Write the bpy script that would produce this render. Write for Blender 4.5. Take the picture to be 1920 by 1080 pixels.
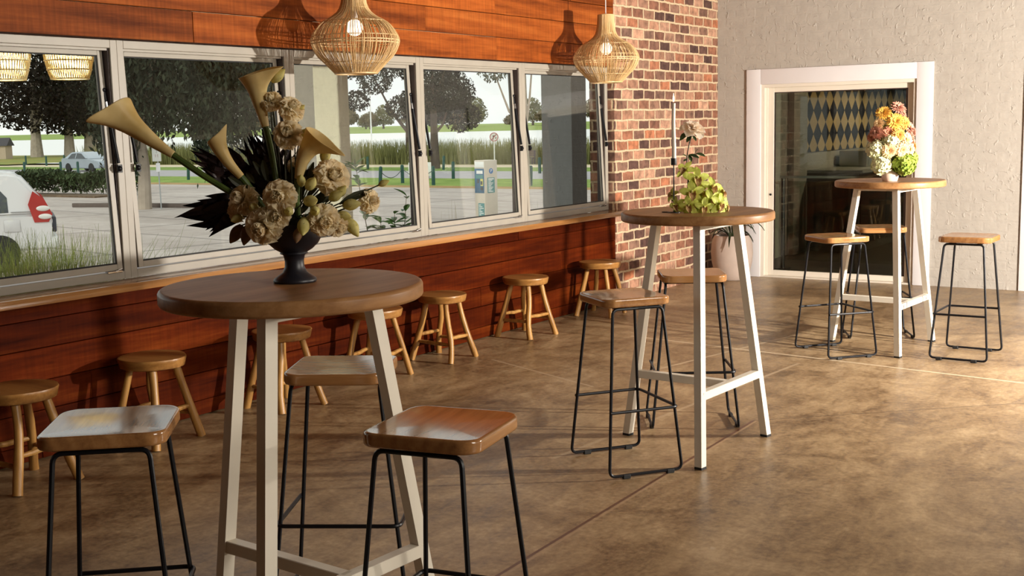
import bpy, bmesh, math, random
import numpy as np
from mathutils import Vector, Matrix
for _o in list(bpy.data.objects): bpy.data.objects.remove(_o, do_unlink=True)
SC = bpy.context.scene
COL = SC.collection
PI = math.pi
R = math.radians
RNG = random.Random(7)

# ------------------------------------------------------------------ camera, world, light, exposure
cam_d = bpy.data.cameras.new('camera'); cam = bpy.data.objects.new('camera', cam_d); COL.objects.link(cam)
cam_d.sensor_width = 36.0; cam_d.lens = 36.0 * 2237.24 / 1920.0
cam_d.clip_start = 0.05; cam_d.clip_end = 3000
YAW, PITCH, ROLL = 0.59545, 0.13492, -0.02238
_fw = Vector((-math.sin(YAW)*math.cos(PITCH), math.cos(YAW)*math.cos(PITCH), -math.sin(PITCH)))
_rt = Vector((math.cos(YAW), math.sin(YAW), 0)); _up = _rt.cross(_fw)
_r2 = _rt*math.cos(ROLL) + _up*math.sin(ROLL); _u2 = -_rt*math.sin(ROLL) + _up*math.cos(ROLL)
_m = Matrix((( _r2.x, _u2.x, -_fw.x, 4.943), (_r2.y, _u2.y, -_fw.y, 0.0), (_r2.z, _u2.z, -_fw.z, 1.516), (0, 0, 0, 1)))
cam.matrix_world = _m
SC.camera = cam
SC.view_settings.view_transform = 'Standard'; SC.view_settings.look = 'None'
SC.view_settings.exposure = 0.0; SC.view_settings.gamma = 1.0
SC.view_settings.use_curve_mapping = False
try:
    SC.cycles.max_bounces = 8; SC.cycles.transparent_max_bounces = 24
    SC.cycles.sample_clamp_indirect = 6.0
except Exception: pass

world = bpy.data.worlds.new('overcast_sky'); SC.world = world; world.use_nodes = True
_wn = world.node_tree.nodes; _wl = world.node_tree.links; _wn.clear()
_o = _wn.new('ShaderNodeOutputWorld'); _b = _wn.new('ShaderNodeBackground'); _wl.new(_b.outputs[0], _o.inputs[0])
_tc = _wn.new('ShaderNodeTexCoord'); _mp = _wn.new('ShaderNodeMapping'); _nz = _wn.new('ShaderNodeTexNoise'); _rp = _wn.new('ShaderNodeValToRGB')
_wl.new(_tc.outputs['Generated'], _mp.inputs[0]); _mp.inputs['Scale'].default_value = (2, 2, 6)
_wl.new(_mp.outputs[0], _nz.inputs['Vector']); _nz.inputs['Scale'].default_value = 1.6; _nz.inputs['Detail'].default_value = 4
_rp.color_ramp.elements[0].position = .3; _rp.color_ramp.elements[0].color = (.80, .83, .86, 1)
_rp.color_ramp.elements[1].position = .7; _rp.color_ramp.elements[1].color = (1.0, .97, .92, 1)
_wl.new(_nz.outputs['Fac'], _rp.inputs[0]); _wl.new(_rp.outputs[0], _b.inputs['Color'])
_b.inputs['Strength'].default_value = 1.25

def light(name, kind, loc, direction, energy, color, **kw):
    d = bpy.data.lights.new(name, kind); o = bpy.data.objects.new(name, d); COL.objects.link(o)
    o.location = loc; d.energy = energy; d.color = color
    o.rotation_euler = Vector(direction).to_track_quat('-Z', 'Y').to_euler()
    for k, v in kw.items(): setattr(d, k, v)
    return o
# hazy sun along the building front, and the photographer's flash head standing in the middle of the room
light('sun', 'SUN', (0, -5, 20), (0.0, .80, -.60), 1.3, (1, .95, .86), angle=R(12))
light('flash_head', 'SPOT', (6.207, 7.178, 1.459), (-1, .40, .0), 2100, (1, .94, .86), shadow_soft_size=.05, spot_size=R(172), spot_blend=1.0)
light('flash_spill', 'POINT', (6.21, 7.18, 1.459), (-1, .42, .03), 330, (1, .90, .76), shadow_soft_size=.07)

light('added_side_fill', 'AREA', (8.9, 3.2, 2.6), (-6.3, 1.6, -1.8), 220, (1, .93, .82), shape='SQUARE', size=2.2)  # large area light added as soft fill for flowers and floor

# ------------------------------------------------------------------ mesh helpers
class MB:
    """collects verts and faces for ONE mesh object"""
    def __init__(s): s.v = []; s.f = []; s.m = []; s.tone = []; s.t = None
    def add(s, vs, fs, mi=0, tone=None):
        o = len(s.v); s.v.extend([tuple(map(float, p)) for p in vs])
        for f in fs: s.f.append(tuple(i+o for i in f)); s.m.append(mi); s.tone.append(.5 if tone is None else tone)
        return s
    def box(s, a, b, mi=0, bev=0.0, M=None, tone=None, seg=2):
        (x0, y0, z0), (x1, y1, z1) = a, b
        x0, x1 = min(x0, x1), max(x0, x1); y0, y1 = min(y0, y1), max(y0, y1); z0, z1 = min(z0, z1), max(z0, z1)
        if bev <= 0:
            vs = [(x0,y0,z0),(x1,y0,z0),(x1,y1,z0),(x0,y1,z0),(x0,y0,z1),(x1,y0,z1),(x1,y1,z1),(x0,y1,z1)]
            fs = [(0,3,2,1),(4,5,6,7),(0,1,5,4),(1,2,6,5),(2,3,7,6),(3,0,4,7)]
        else:
            bm = bmesh.new(); bmesh.ops.create_cube(bm, size=1)
            for v in bm.verts: v.co = Vector(((x0+x1)/2+v.co.x*(x1-x0), (y0+y1)/2+v.co.y*(y1-y0), (z0+z1)/2+v.co.z*(z1-z0)))
            bmesh.ops.bevel(bm, geom=bm.edges[:], offset=bev, segments=seg, affect='EDGES', profile=.5)
            bm.verts.index_update(); vs = [v.co[:] for v in bm.verts]; fs = [[v.index for v in f.verts] for f in bm.faces]; bm.free()
        if M is not None: vs = [(M @ Vector(p))[:] for p in vs]
        return s.add(vs, fs, mi, tone)
    def lathe(s, prof, n=24, c=(0,0,0), mi=0, M=None, cap=True, a0=0, wob=None):
        vs = []; fs = []
        for j, (r, z) in enumerate(prof):
            for i in range(n):
                a = a0 + 2*PI*i/n; rr = r*(wob(a, z) if wob else 1)
                vs.append((c[0]+rr*math.cos(a), c[1]+rr*math.sin(a), c[2]+z))
        for j in range(len(prof)-1):
            for i in range(n):
                k = (i+1) % n; fs.append((j*n+i, j*n+k, (j+1)*n+k, (j+1)*n+i))
        if cap:
            if prof[0][0] > 1e-4: fs.append(tuple(reversed(range(n))))
            if prof[-1][0] > 1e-4: fs.append(tuple((len(prof)-1)*n+i for i in range(n)))
        if M is not None: vs = [(M @ Vector(p))[:] for p in vs]
        return s.add(vs, fs, mi)
    def tube(s, pts, rad, n=8, mi=0, cap=True, flat=1.0, tone=None):
        pts = [Vector(p) for p in pts]; L = len(pts)
        if not hasattr(rad, '__len__'): rad = [rad]*L
        T = []
        for i in range(L):
            t = (pts[min(i+1, L-1)] - pts[max(i-1, 0)]); T.append(t.normalized() if t.length > 1e-9 else Vector((0,0,1)))
        up = Vector((0,0,1)) if abs(T[0].z) < .9 else Vector((1,0,0))
        N = (up - T[0]*up.dot(T[0])).normalized(); vs = []; fs = []
        for i in range(L):
            N = (N - T[i]*N.dot(T[i])); N = N.normalized() if N.length > 1e-6 else T[i].orthogonal().normalized()
            B = T[i].cross(N)
            for k in range(n):
                a = 2*PI*k/n; p = pts[i] + (N*math.cos(a)*flat + B*math.sin(a))*rad[i]; vs.append(p[:])
        for i in range(L-1):
            for k in range(n):
                q = (k+1) % n; fs.append((i*n+k, i*n+q, (i+1)*n+q, (i+1)*n+k))
        if cap: fs.append(tuple(reversed(range(n)))); fs.append(tuple((L-1)*n+k for k in range(n)))
        return s.add(vs, fs, mi, tone)
    def ball(s, c, r, n=12, m=8, mi=0, sc=(1,1,1)):
        vs = [(c[0], c[1], c[2]-r*sc[2])]; fs = []
        for j in range(1, m):
            t = -PI/2 + PI*j/m
            for i in range(n):
                a = 2*PI*i/n; vs.append((c[0]+r*sc[0]*math.cos(t)*math.cos(a), c[1]+r*sc[1]*math.cos(t)*math.sin(a), c[2]+r*sc[2]*math.sin(t)))
        vs.append((c[0], c[1], c[2]+r*sc[2])); e = len(vs)-1
        for i in range(n):
            k = (i+1) % n; fs.append((0, 1+k, 1+i)); fs.append((e, 1+(m-2)*n+i, 1+(m-2)*n+k))
            for j in range(m-2): fs.append((1+j*n+i, 1+j*n+k, 1+(j+1)*n+k, 1+(j+1)*n+i))
        return s.add(vs, fs, mi)
    def grid(s, P, mi=0, close_u=False):
        nu, nv = len(P), len(P[0]); vs = [tuple(p) for row in P for p in row]; fs = []
        for i in range(nu if close_u else nu-1):
            for j in range(nv-1):
                a = i*nv+j; b = ((i+1) % nu)*nv+j; fs.append((a, b, b+1, a+1))
        return s.add(vs, fs, mi)
    def prism(s, poly, y0, y1, mi=0, axis='y', M=None):
        """poly in (x,z) extruded along y"""
        n = len(poly); vs = [(p[0], y0, p[1]) for p in poly] + [(p[0], y1, p[1]) for p in poly]
        fs = [tuple(range(n)), tuple(reversed(range(n, 2*n)))] + [((i+1) % n, i, n+i, n+(i+1) % n) for i in range(n)]
        if M is not None: vs = [(M @ Vector(p))[:] for p in vs]
        return s.add(vs, fs, mi)
    def build(s, name, mats, parent=None, smooth=True, ang=35, loc=None, fix=False):
        me = bpy.data.meshes.new(name); me.from_pydata(s.v, [], s.f)
        if not isinstance(mats, (list, tuple)): mats = [mats]
        for m in mats: me.materials.append(m)
        if len(mats) > 1: me.polygons.foreach_set('material_index', s.m)
        if any(t != .5 for t in s.tone):
            at = me.attributes.new('tone', 'FLOAT', 'FACE'); at.data.foreach_set('value', s.tone)
        if smooth:
            me.polygons.foreach_set('use_smooth', [True]*len(me.polygons))
            try: me.set_sharp_from_angle(angle=R(ang))
            except Exception: pass
        me.update()
        if fix:
            bm = bmesh.new(); bm.from_mesh(me); bmesh.ops.recalc_face_normals(bm, faces=bm.faces[:]); bm.to_mesh(me); bm.free()
        o = bpy.data.objects.new(name, me); COL.objects.link(o)
        if parent is not None: o.parent = parent
        if loc is not None: o.location = loc
        return o

def tag(o, label, cat, group=None, kind=None):
    if label: o['label'] = label
    if cat: o['category'] = cat
    if group: o['group'] = group
    if kind: o['kind'] = kind
    return o
def thing(name, label, cat, loc=(0,0,0), rz=0.0, group=None, kind=None):
    o = bpy.data.objects.new(name, None); COL.objects.link(o); o.empty_display_size = .05
    o.location = loc; o.rotation_euler = (0, 0, rz)
    return tag(o, label, cat, group, kind)
def kids(o): return [c for c in bpy.data.objects if c.parent == o]
_kids = {}
def dup(src, loc=None, rz=None, label=None, group=None, rot=None, sc=None):
    """copy of a thing with copies of its parts and sub-parts (mesh data shared)"""
    def cp(o, parent):
        c = o.copy(); COL.objects.link(c)
        if parent is not None: c.parent = parent
        if o.name not in _kids: _kids[o.name] = kids(o)
        for ch in _kids[o.name]: cp(ch, c)
        return c
    c = cp(src, None)
    if loc is not None: c.location = loc
    if rz is not None: c.rotation_euler = (0, 0, rz)
    if rot is not None: c.rotation_euler = rot
    if sc is not None: c.scale = (sc, sc, sc) if not hasattr(sc, '__len__') else sc
    if label: c['label'] = label
    if group: c['group'] = group
    return c
def struct(o): o['kind'] = 'structure'; return o
def V(*a): return Vector(a)

# ------------------------------------------------------------------ materials
class NT:
    def __init__(s, name):
        s.mat = bpy.data.materials.new(name); s.mat.use_nodes = True; s.t = s.mat.node_tree; s.t.nodes.clear()
        s.out = s.n('ShaderNodeOutputMaterial'); s.p = s.n('ShaderNodeBsdfPrincipled'); s.l(s.p.outputs[0], s.out.inputs[0])
        s._tc = None
    def n(s, t, **kw):
        x = s.t.nodes.new(t)
        for k, v in kw.items(): setattr(x, k, v)
        return x
    def l(s, a, b): s.t.links.new(a, b)
    def co(s, which='Object', scale=(1,1,1), rot=(0,0,0), loc=(0,0,0)):
        if s._tc is None: s._tc = s.n('ShaderNodeTexCoord')
        m = s.n('ShaderNodeMapping'); s.l(s._tc.outputs[which], m.inputs[0])
        m.inputs['Scale'].default_value = scale; m.inputs['Rotation'].default_value = rot; m.inputs['Location'].default_value = loc
        return m.outputs[0]
    def noise(s, vec, scale=5, detail=3, rough=.5, dist=0.0):
        x = s.n('ShaderNodeTexNoise'); s.l(vec, x.inputs['Vector']); x.inputs['Scale'].default_value = scale
        x.inputs['Detail'].default_value = detail; x.inputs['Roughness'].default_value = rough; x.inputs['Distortion'].default_value = dist
        return x.outputs['Fac']
    def ramp(s, fac, stops, mode='LINEAR'):
        x = s.n('ShaderNodeValToRGB'); s.l(fac, x.inputs[0]); cr = x.color_ramp; cr.interpolation = mode
        while len(cr.elements) < len(stops): cr.elements.new(.5)
        for e, (p, c) in zip(cr.elements, stops):
            e.position = p; e.color = (*c, 1) if hasattr(c, '__len__') else (c, c, c, 1)
        return x.outputs[0]
    def mix(s, f, a, b, mode='MIX'):
        x = s.n('ShaderNodeMix', data_type='RGBA', blend_type=mode)
        for i, val in ((0, f), (6, a), (7, b)):
            sock = x.inputs[i]
            if hasattr(val, 'is_output'): s.l(val, sock)
            elif hasattr(val, '__len__'): sock.default_value = (*val, 1) if len(val) == 3 else val
            else: sock.default_value = val if i == 0 else (val, val, val, 1)
        return x.outputs[2]
    def math(s, op, a, b=None, clamp=False):
        x = s.n('ShaderNodeMath', operation=op); x.use_clamp = clamp
        for i, v in enumerate((a, b)):
            if v is None: continue
            if hasattr(v, 'is_output'): s.l(v, x.inputs[i])
            else: x.inputs[i].default_value = v
        return x.outputs[0]
    def bump(s, h, strength=.3, dist=.01):
        b = s.n('ShaderNodeBump'); b.inputs['Strength'].default_value = strength; b.inputs['Distance'].default_value = dist
        s.l(h, b.inputs['Height']); s.l(b.outputs[0], s.p.inputs['Normal'])
    def set(s, col=None, rough=None, metal=None, spec=None, **kw):
        for k, v in (('Base Color', col), ('Roughness', rough), ('Metallic', metal), ('Specular IOR Level', spec)):
            if v is None: continue
            if hasattr(v, 'is_output'): s.l(v, s.p.inputs[k])
            else: s.p.inputs[k].default_value = ((*v, 1) if hasattr(v, '__len__') else v)
        for k, v in kw.items():
            kk = k.replace('_', ' ')
            s.p.inputs[kk].default_value = v
        return s.mat
    def attr(s, name):
        a = s.n('ShaderNodeAttribute'); a.attribute_name = name; return a.outputs['Fac']
    def rnd(s):
        return s.n('ShaderNodeObjectInfo').outputs['Random']

def paint(name, col, rough=.5, var=.06, metal=0, sc=6, spec=.5, bump=0.0):
    m = NT(name); f = m.noise(m.co(), sc, 3)
    lo = tuple(c*(1-var) for c in col); hi = tuple(min(1, c*(1+var)) for c in col)
    if bump: m.bump(m.noise(m.co(), sc*12, 2), bump, .002)
    return m.set(m.ramp(f, [(.3, lo), (.7, hi)]), rough, metal, spec)

def wood(name, dark, mid, light_, axis=1, rough=.4, scale=1.0, tone=False, knots=False, spec=.5, bump=.15, per_obj=0.0, saw=0.0, wv=.08):
    """grain runs along object axis (0 x, 1 y, 2 z)"""
    m = NT(name); sc = [16*scale]*3; sc[axis] = 1.1*scale
    v = m.co(scale=tuple(sc))
    if tone or per_obj:
        cmb = m.n('ShaderNodeCombineXYZ'); src = m.attr('tone') if tone else m.rnd()
        m.l(m.math('MULTIPLY', src, 37.0), cmb.inputs[0]); m.l(m.math('MULTIPLY', src, 91.0), cmb.inputs[1]); m.l(m.math('MULTIPLY', src, 13.0), cmb.inputs[2])
        ad = m.n('ShaderNodeVectorMath', operation='ADD'); m.l(v, ad.inputs[0]); m.l(cmb.outputs[0], ad.inputs[1]); v = ad.outputs[0]
    big = m.noise(v, .55, 3, .55, .6)
    fine = m.noise(v, 3.2, 5, .65, .3)
    w = m.n('ShaderNodeTexWave', wave_type='RINGS', rings_direction='SPHERICAL' if False else 'X'); m.l(v, w.inputs['Vector'])
    w.inputs['Scale'].default_value = .35; w.inputs['Distortion'].default_value = 9; w.inputs['Detail'].default_value = 3; w.inputs['Detail Scale'].default_value = .6
    f = m.math('ADD', m.math('MULTIPLY', big, .62-wv), m.math('ADD', m.math('MULTIPLY', fine, .38), m.math('MULTIPLY', w.outputs['Fac'], wv)))
    col = m.ramp(f, [(.30, dark), (.52, mid), (.75, light_)])
    if tone:
        t = m.attr('tone'); col = m.mix(1.0, col, m.ramp(t, [(0, (.50, .42, .40)), (.5, (1, .95, .9)), (1, (1.4, 1.3, 1.15))]), 'MULTIPLY')
    if knots:
        vk = m.co(scale=(1, 1.3, 3.2)); vo = m.n('ShaderNodeTexVoronoi'); m.l(vk, vo.inputs['Vector']); vo.inputs['Scale'].default_value = 1.5
        k = m.ramp(vo.outputs['Distance'], [(.03, 1.0), (.075, 0.0)])
        col = m.mix(m.math('MULTIPLY', k, .75), col, tuple(c*.35 for c in dark))
    if saw:
        vs = m.co(scale=(1, 1, .06)); ns = m.noise(vs, 55, 2, .5, 0); col = m.mix(saw, col, m.mix(1.0, col, m.ramp(ns, [(.35, .72), (.65, 1.18)]), 'MULTIPLY'))
    if bump: m.bump(fine, bump, .003)
    return m.set(col, rough, 0, spec)

def leafy(name, a, b, rough=.55, trans=.0, sc=2.0, spec=.3):
    m = NT(name); f = m.noise(m.co(), sc, 3)
    c = m.ramp(f, [(.3, a), (.7, b)])
    m.set(c, rough, 0, spec)
    if trans:
        m.p.inputs['Subsurface Weight'].default_value = 0
        tr = m.n('ShaderNodeBsdfTranslucent'); m.l(c, tr.inputs[0]); mx = m.n('ShaderNodeMixShader'); mx.inputs[0].default_value = trans
        m.l(m.p.outputs[0], mx.inputs[1]); m.l(tr.outputs[0], mx.inputs[2]); m.l(mx.outputs[0], m.out.inputs[0])
    return m.mat

def glass(name, tint=(.93, .96, .94), base=.032, rough=0.0):
    """window glass: clear, with mirror reflection rising towards grazing view"""
    m = NT(name); m.t.nodes.remove(m.p)
    lw = m.n('ShaderNodeLayerWeight'); lw.inputs[0].default_value = .5
    f = m.math('ADD', m.math('MULTIPLY', m.math('POWER', lw.outputs['Facing'], 5.0), .95), base)
    tr = m.n('ShaderNodeBsdfTransparent'); tr.inputs[0].default_value = (*tint, 1)
    gl = m.n('ShaderNodeBsdfGlossy'); gl.inputs['Roughness'].default_value = rough; gl.inputs[0].default_value = (1, 1, 1, 1)
    mx = m.n('ShaderNodeMixShader'); m.l(f, mx.inputs[0]); m.l(tr.outputs[0], mx.inputs[1]); m.l(gl.outputs[0], mx.inputs[2]); m.l(mx.outputs[0], m.out.inputs[0])
    return m.mat
def emit(name, col, strength):
    m = NT(name); m.set((.8, .8, .8), .5)
    m.p.inputs['Emission Color'].default_value = (*col, 1); m.p.inputs['Emission Strength'].default_value = strength
    return m.mat

def brick_mat(name, axes, painted=False):
    """running-bond brick; axes: object axes used as (along, up)"""
    m = NT(name); tc = m.n('ShaderNodeTexCoord'); sp = m.n('ShaderNodeSeparateXYZ'); m.l(tc.outputs['Object'], sp.inputs[0])
    cb = m.n('ShaderNodeCombineXYZ'); m.l(sp.outputs[axes[0]], cb.inputs[0]); m.l(sp.outputs[axes[1]], cb.inputs[1])
    wob = m.n('ShaderNodeTexNoise'); m.l(tc.outputs['Object'], wob.inputs['Vector']); wob.inputs['Scale'].default_value = 9; wob.inputs['Detail'].default_value = 4
    va = m.n('ShaderNodeVectorMath', operation='MULTIPLY_ADD'); m.l(wob.outputs['Color'], va.inputs[0]); va.inputs[1].default_value = (.034, .026, 0); m.l(cb.outputs[0], va.inputs[2])
    b = m.n('ShaderNodeTexBrick'); m.l(va.outputs[0], b.inputs['Vector'])
    b.offset = .5; b.squash = 1; b.inputs['Scale'].default_value = 1; b.inputs['Brick Width'].default_value = .203; b.inputs['Row Height'].default_value = .0865
    b.inputs['Mortar Size'].default_value = .0105; b.inputs['Mortar Smooth'].default_value = .35; b.inputs['Bias'].default_value = 0
    b.inputs['Color1'].default_value = (0, 0, 0, 1); b.inputs['Color2'].default_value = (1, 1, 1, 1); b.inputs['Mortar'].default_value = (.5, .5, .5, 1)
    fine = m.noise(m.co(), 60, 4, .6); mid = m.noise(m.co(), 14, 4, .6)
    if not painted:
        base = m.ramp(b.outputs['Color'], [(0, (.085, .045, .038)), (.17, (.14, .070, .052)), (.30, (.32, .135, .078)), (.42, (.17, .090, .065)), (.56, (.46, .24, .15)), (.68, (.24, .13, .09)), (.80, (.52, .29, .19)), (.9, (.17, .095, .07)), (1, (.45, .17, .085))])
        base = m.mix(.8, base, m.mix(1.0, base, m.ramp(mid, [(.3, .42), (.62, 1.4)]), 'MULTIPLY'))
        mort = m.ramp(fine, [(.3, (.50, .36, .22)), (.7, (.74, .57, .38))])
        col = m.mix(b.outputs['Fac'], base, mort)
        h = m.math('ADD', m.math('MULTIPLY', m.math('SUBTRACT', 1.0, b.outputs['Fac']), .8), m.math('MULTIPLY', mid, .5))
        m.bump(h, .7, .012); return m.set(col, .85, 0, .25)
    spots = m.noise(m.co(), 22, 2, .5, .8); sp2 = m.ramp(spots, [(.62, 0.0), (.74, 1.0)])
    h = m.math('ADD', m.math('MULTIPLY', m.math('SUBTRACT', 1.0, b.outputs['Fac']), .12), m.math('ADD', m.math('MULTIPLY', sp2, .55), m.math('MULTIPLY', mid, .8)))
    m.bump(h, .62, .012)
    c = painted; col = m.ramp(mid, [(.3, tuple(x*.93 for x in c)), (.7, tuple(min(1, x*1.04) for x in c))])
    return m.set(col, .55, 0, .4)

M = {}
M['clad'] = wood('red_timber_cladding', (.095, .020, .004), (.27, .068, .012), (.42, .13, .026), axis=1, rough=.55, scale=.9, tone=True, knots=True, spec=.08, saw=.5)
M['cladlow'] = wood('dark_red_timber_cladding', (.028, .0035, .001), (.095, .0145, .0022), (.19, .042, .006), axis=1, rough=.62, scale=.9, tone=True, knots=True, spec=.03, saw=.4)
M['ledge'] = wood('oak_ledge', (.24, .10, .03), (.38, .175, .055), (.50, .26, .09), axis=1, rough=.13, scale=.8, spec=.6, bump=.02)
M['top'] = wood('oiled_oak', (.17, .075, .028), (.33, .165, .065), (.46, .25, .11), axis=1, rough=.38, scale=1.3, bump=.06, per_obj=1, spec=.18)
M['seat'] = wood('seat_oak', (.20, .085, .030), (.36, .17, .060), (.47, .25, .10), axis=0, rough=.12, scale=1.5, bump=0.0, per_obj=1, spec=.6)
M['teak'] = wood('honey_branch_wood', (.20, .085, .018), (.42, .21, .055), (.56, .32, .10), axis=2, rough=.38, scale=1.2, bump=.2, knots=True, spec=.45)
M['teakseat'] = wood('honey_slab_wood', (.16, .065, .016), (.36, .165, .042), (.52, .28, .085), axis=0, rough=.35, scale=1.2, bump=.2, spec=.45)
M['black'] = paint('black_powder_coat', (.006, .006, .008), .38, .1, 0, 20, .25)
M['rubber'] = paint('black_rubber', (.008, .008, .008), .7)
M['cream'] = paint('cream_powder_coat', (.72, .66, .55), .40, .03, 0, 8)
M['alu'] = paint('champagne_aluminium', (.36, .325, .27), .42, .04, .0, 8)
M['aludark'] = paint('bronze_aluminium', (.055, .035, .03), .4, .1, .2)
M['white'] = paint('white_gloss_paint', (.72, .69, .69), .35, .02, 0, 4)
M['jamb'] = paint('ivory_door_paint', (.70, .63, .53), .38, .03, 0, 4)
M['rattan'] = wood('rattan_cane', (.52, .31, .12), (.72, .49, .23), (.84, .63, .35), axis=2, rough=.45, scale=3, bump=.1)
M['cord'] = paint('white_flex', (.75, .73, .70), .5)
M['bulb'] = emit('lit_opal_bulb', (1, .86, .66), 1.6)
M['glass'] = glass('window_glass')
M['doorglass'] = glass('tinted_door_glass', (.72, .75, .70), .03)
M['brick_y'] = brick_mat('recycled_brick', (1, 2)); M['brick_x'] = brick_mat('recycled_brick_return', (0, 2))
M['grey_x'] = brick_mat('painted_brick', (0, 2), painted=(.41, .370, .320)); M['grey_y'] = brick_mat('painted_brick_side', (1, 2), painted=(.41, .370, .320))
M['plaster'] = paint('dark_timber_ceiling', (.10, .06, .035), .7, .1, 0, 2); M['dimwall'] = paint('brown_feature_wall', (.15, .11, .08), .8, .05, 0, 2)
M['chrome'] = paint('chrome', (.6, .6, .6), .2, .02, 1.0)

def floor_mat():
    m = NT('polished_concrete'); v = m.co()
    a = m.noise(v, 1.5, 9, .72, .9); b = m.noise(m.co(scale=(1, .4, 1), rot=(0, 0, .9)), 9, 8, .78, .6); c = m.noise(v, 40, 3, .6)
    f = m.math('ADD', m.math('MULTIPLY', a, .46), m.math('ADD', m.math('MULTIPLY', b, .36), m.math('MULTIPLY', c, .18)))
    col = m.ramp(f, [(.40, (.105, .060, .028)), (.47, (.225, .142, .070)), (.53, (.330, .222, .116)), (.61, (.47, .335, .190))])
    sp = m.n('ShaderNodeTexVoronoi'); m.l(m.co(), sp.inputs['Vector']); sp.inputs['Scale'].default_value = 2.6
    k = m.math('MULTIPLY', m.ramp(sp.outputs['Distance'], [(.02, 1.0), (.05, 0.0)]), m.ramp(b, [(.5, 0.0), (.6, 1.0)]))
    col = m.mix(m.math('MULTIPLY', k, .6), col, (.5, .42, .32))
    # saw-cut joints and trowelled repair lines in the slab
    xyz = m.n('ShaderNodeSeparateXYZ'); m.l(m.n('ShaderNodeTexCoord').outputs['Object'], xyz.inputs[0])
    X, Y = xyz.outputs[0], xyz.outputs[1]
    hs = []
    for (x0, y0, x1, y1, w, jc, amt) in [(2.62, 5.60, 2.70, 3.15, .007, (.10, .035, .02), .9), (2.62, 5.60, 3.72, 6.64, .0035, (.045, .025, .015), .9),
                                        (2.635, 5.60, 2.718, 3.15, .006, (.42, .28, .16), .5),
                                        (.9, 7.48, 3.7, 7.13, .010, (.62, .50, .34), .9), (.5, 6.30, 1.5, 5.90, .009, (.48, .36, .23), .7),
                                        (1.55, 6.26, 1.93, 8.11, .012, (.50, .38, .24), .7), (2.10, 4.5, 2.30, 7.1, .012, (.46, .34, .21), .6), (1.33, 3.75, 1.55, 4.5, .006, (.30, .21, .13), .4)]:
        L = math.hypot(x1-x0, y1-y0); dx, dy = (x1-x0)/L, (y1-y0)/L
        d = m.math('ABSOLUTE', m.math('ADD', m.math('MULTIPLY', m.math('SUBTRACT', X, x0), -dy), m.math('MULTIPLY', m.math('SUBTRACT', Y, y0), dx)))
        t = m.math('ADD', m.math('MULTIPLY', m.math('SUBTRACT', X, x0), dx), m.math('MULTIPLY', m.math('SUBTRACT', Y, y0), dy))
        msk = m.math('MULTIPLY', m.math('LESS_THAN', d, w), m.math('MULTIPLY', m.math('GREATER_THAN', t, 0.0), m.math('LESS_THAN', t, L)))
        col = m.mix(m.math("MULTIPLY", msk, amt), col, jc)
    rgh = m.ramp(b, [(.3, .30), (.7, .46)])
    m.bump(m.math('ADD', m.math('MULTIPLY', b, .6), m.math('MULTIPLY', c, .3)), .10, .01)
    return m.set(col, rgh, 0, .45)
M['floor'] = floor_mat()
# ------------------------------------------------------------------ room shell
def nbox(mb, a, b, **k): return mb.box(a, b, **k)
def wallmesh(name, boxes, mx, my, other=None):
    """masonry from boxes; faces looking along x get mx, along y get my"""
    mb = MB()
    for a, b in boxes: mb.box(a, b)
    o = mb.build(name, [mx, my, other or my], smooth=False)
    for p in o.data.polygons:
        n = p.normal; p.material_index = 0 if abs(n.x) > .7 else (1 if abs(n.y) > .7 else 2)
    return struct(o)
floor = struct(MB().box((-.24, -4.2, -.12), (10.2, 11.2, 0)).build('floor', M['floor'], smooth=False))
ceiling = struct(MB().box((-.24, -4.2, 3.6), (10.2, 11.2, 3.75)).build('ceiling', M['plaster'], smooth=False))
YB = 8.887
wall_left = wallmesh('wall_left', [((-.24, -4.2, -.5), (-.03, YB, .755)), ((-.24, -4.2, 1.99), (-.03, YB, 3.6)), ((-.24, -4.2, .755), (-.03, 1.46, 1.99)),
                                   ((-.24, YB, -.5), (0, 11.2, 3.6))], M['brick_y'], M['brick_x'])
D1, D2, D3 = (.31, 2.07), (2.83, 4.59), (5.10, 6.86)
W0, W1 = 10.97, 11.2
fb = []; xs = 0.0
for (a, b) in (D1, D2, D3):
    fb.append(((xs, W0, 0), (a+.13, W1, 3.6))); fb.append(((a+.13, W0, 1.885), (b-.13, W1, 3.6))); xs = b-.13
fb.append(((xs, W0, 0), (7.0, W1, 3.6))); fb.append(((7.0, W0, 2.18), (9.04, W1, 3.6))); fb.append(((9.04, W0, 0), (10.0, W1, 3.6)))
wall_back = wallmesh('wall_back', fb, M['grey_y'], M['grey_x'])
wall_front = wallmesh('wall_front', [((0, -4.2, 0), (10, -4.0, 3.6))], M['dimwall'], M['dimwall'])
wall_right = wallmesh('wall_right', [((10, -4.2, 0), (10.2, 11.2, .8)), ((10, -4.2, 2.7), (10.2, 11.2, 3.6)), ((10, -4.2, .8), (10.2, 3.0, 2.7)), ((10, 9.6, .8), (10.2, 11.2, 2.7))], M['dimwall'], M['dimwall'])

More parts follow.
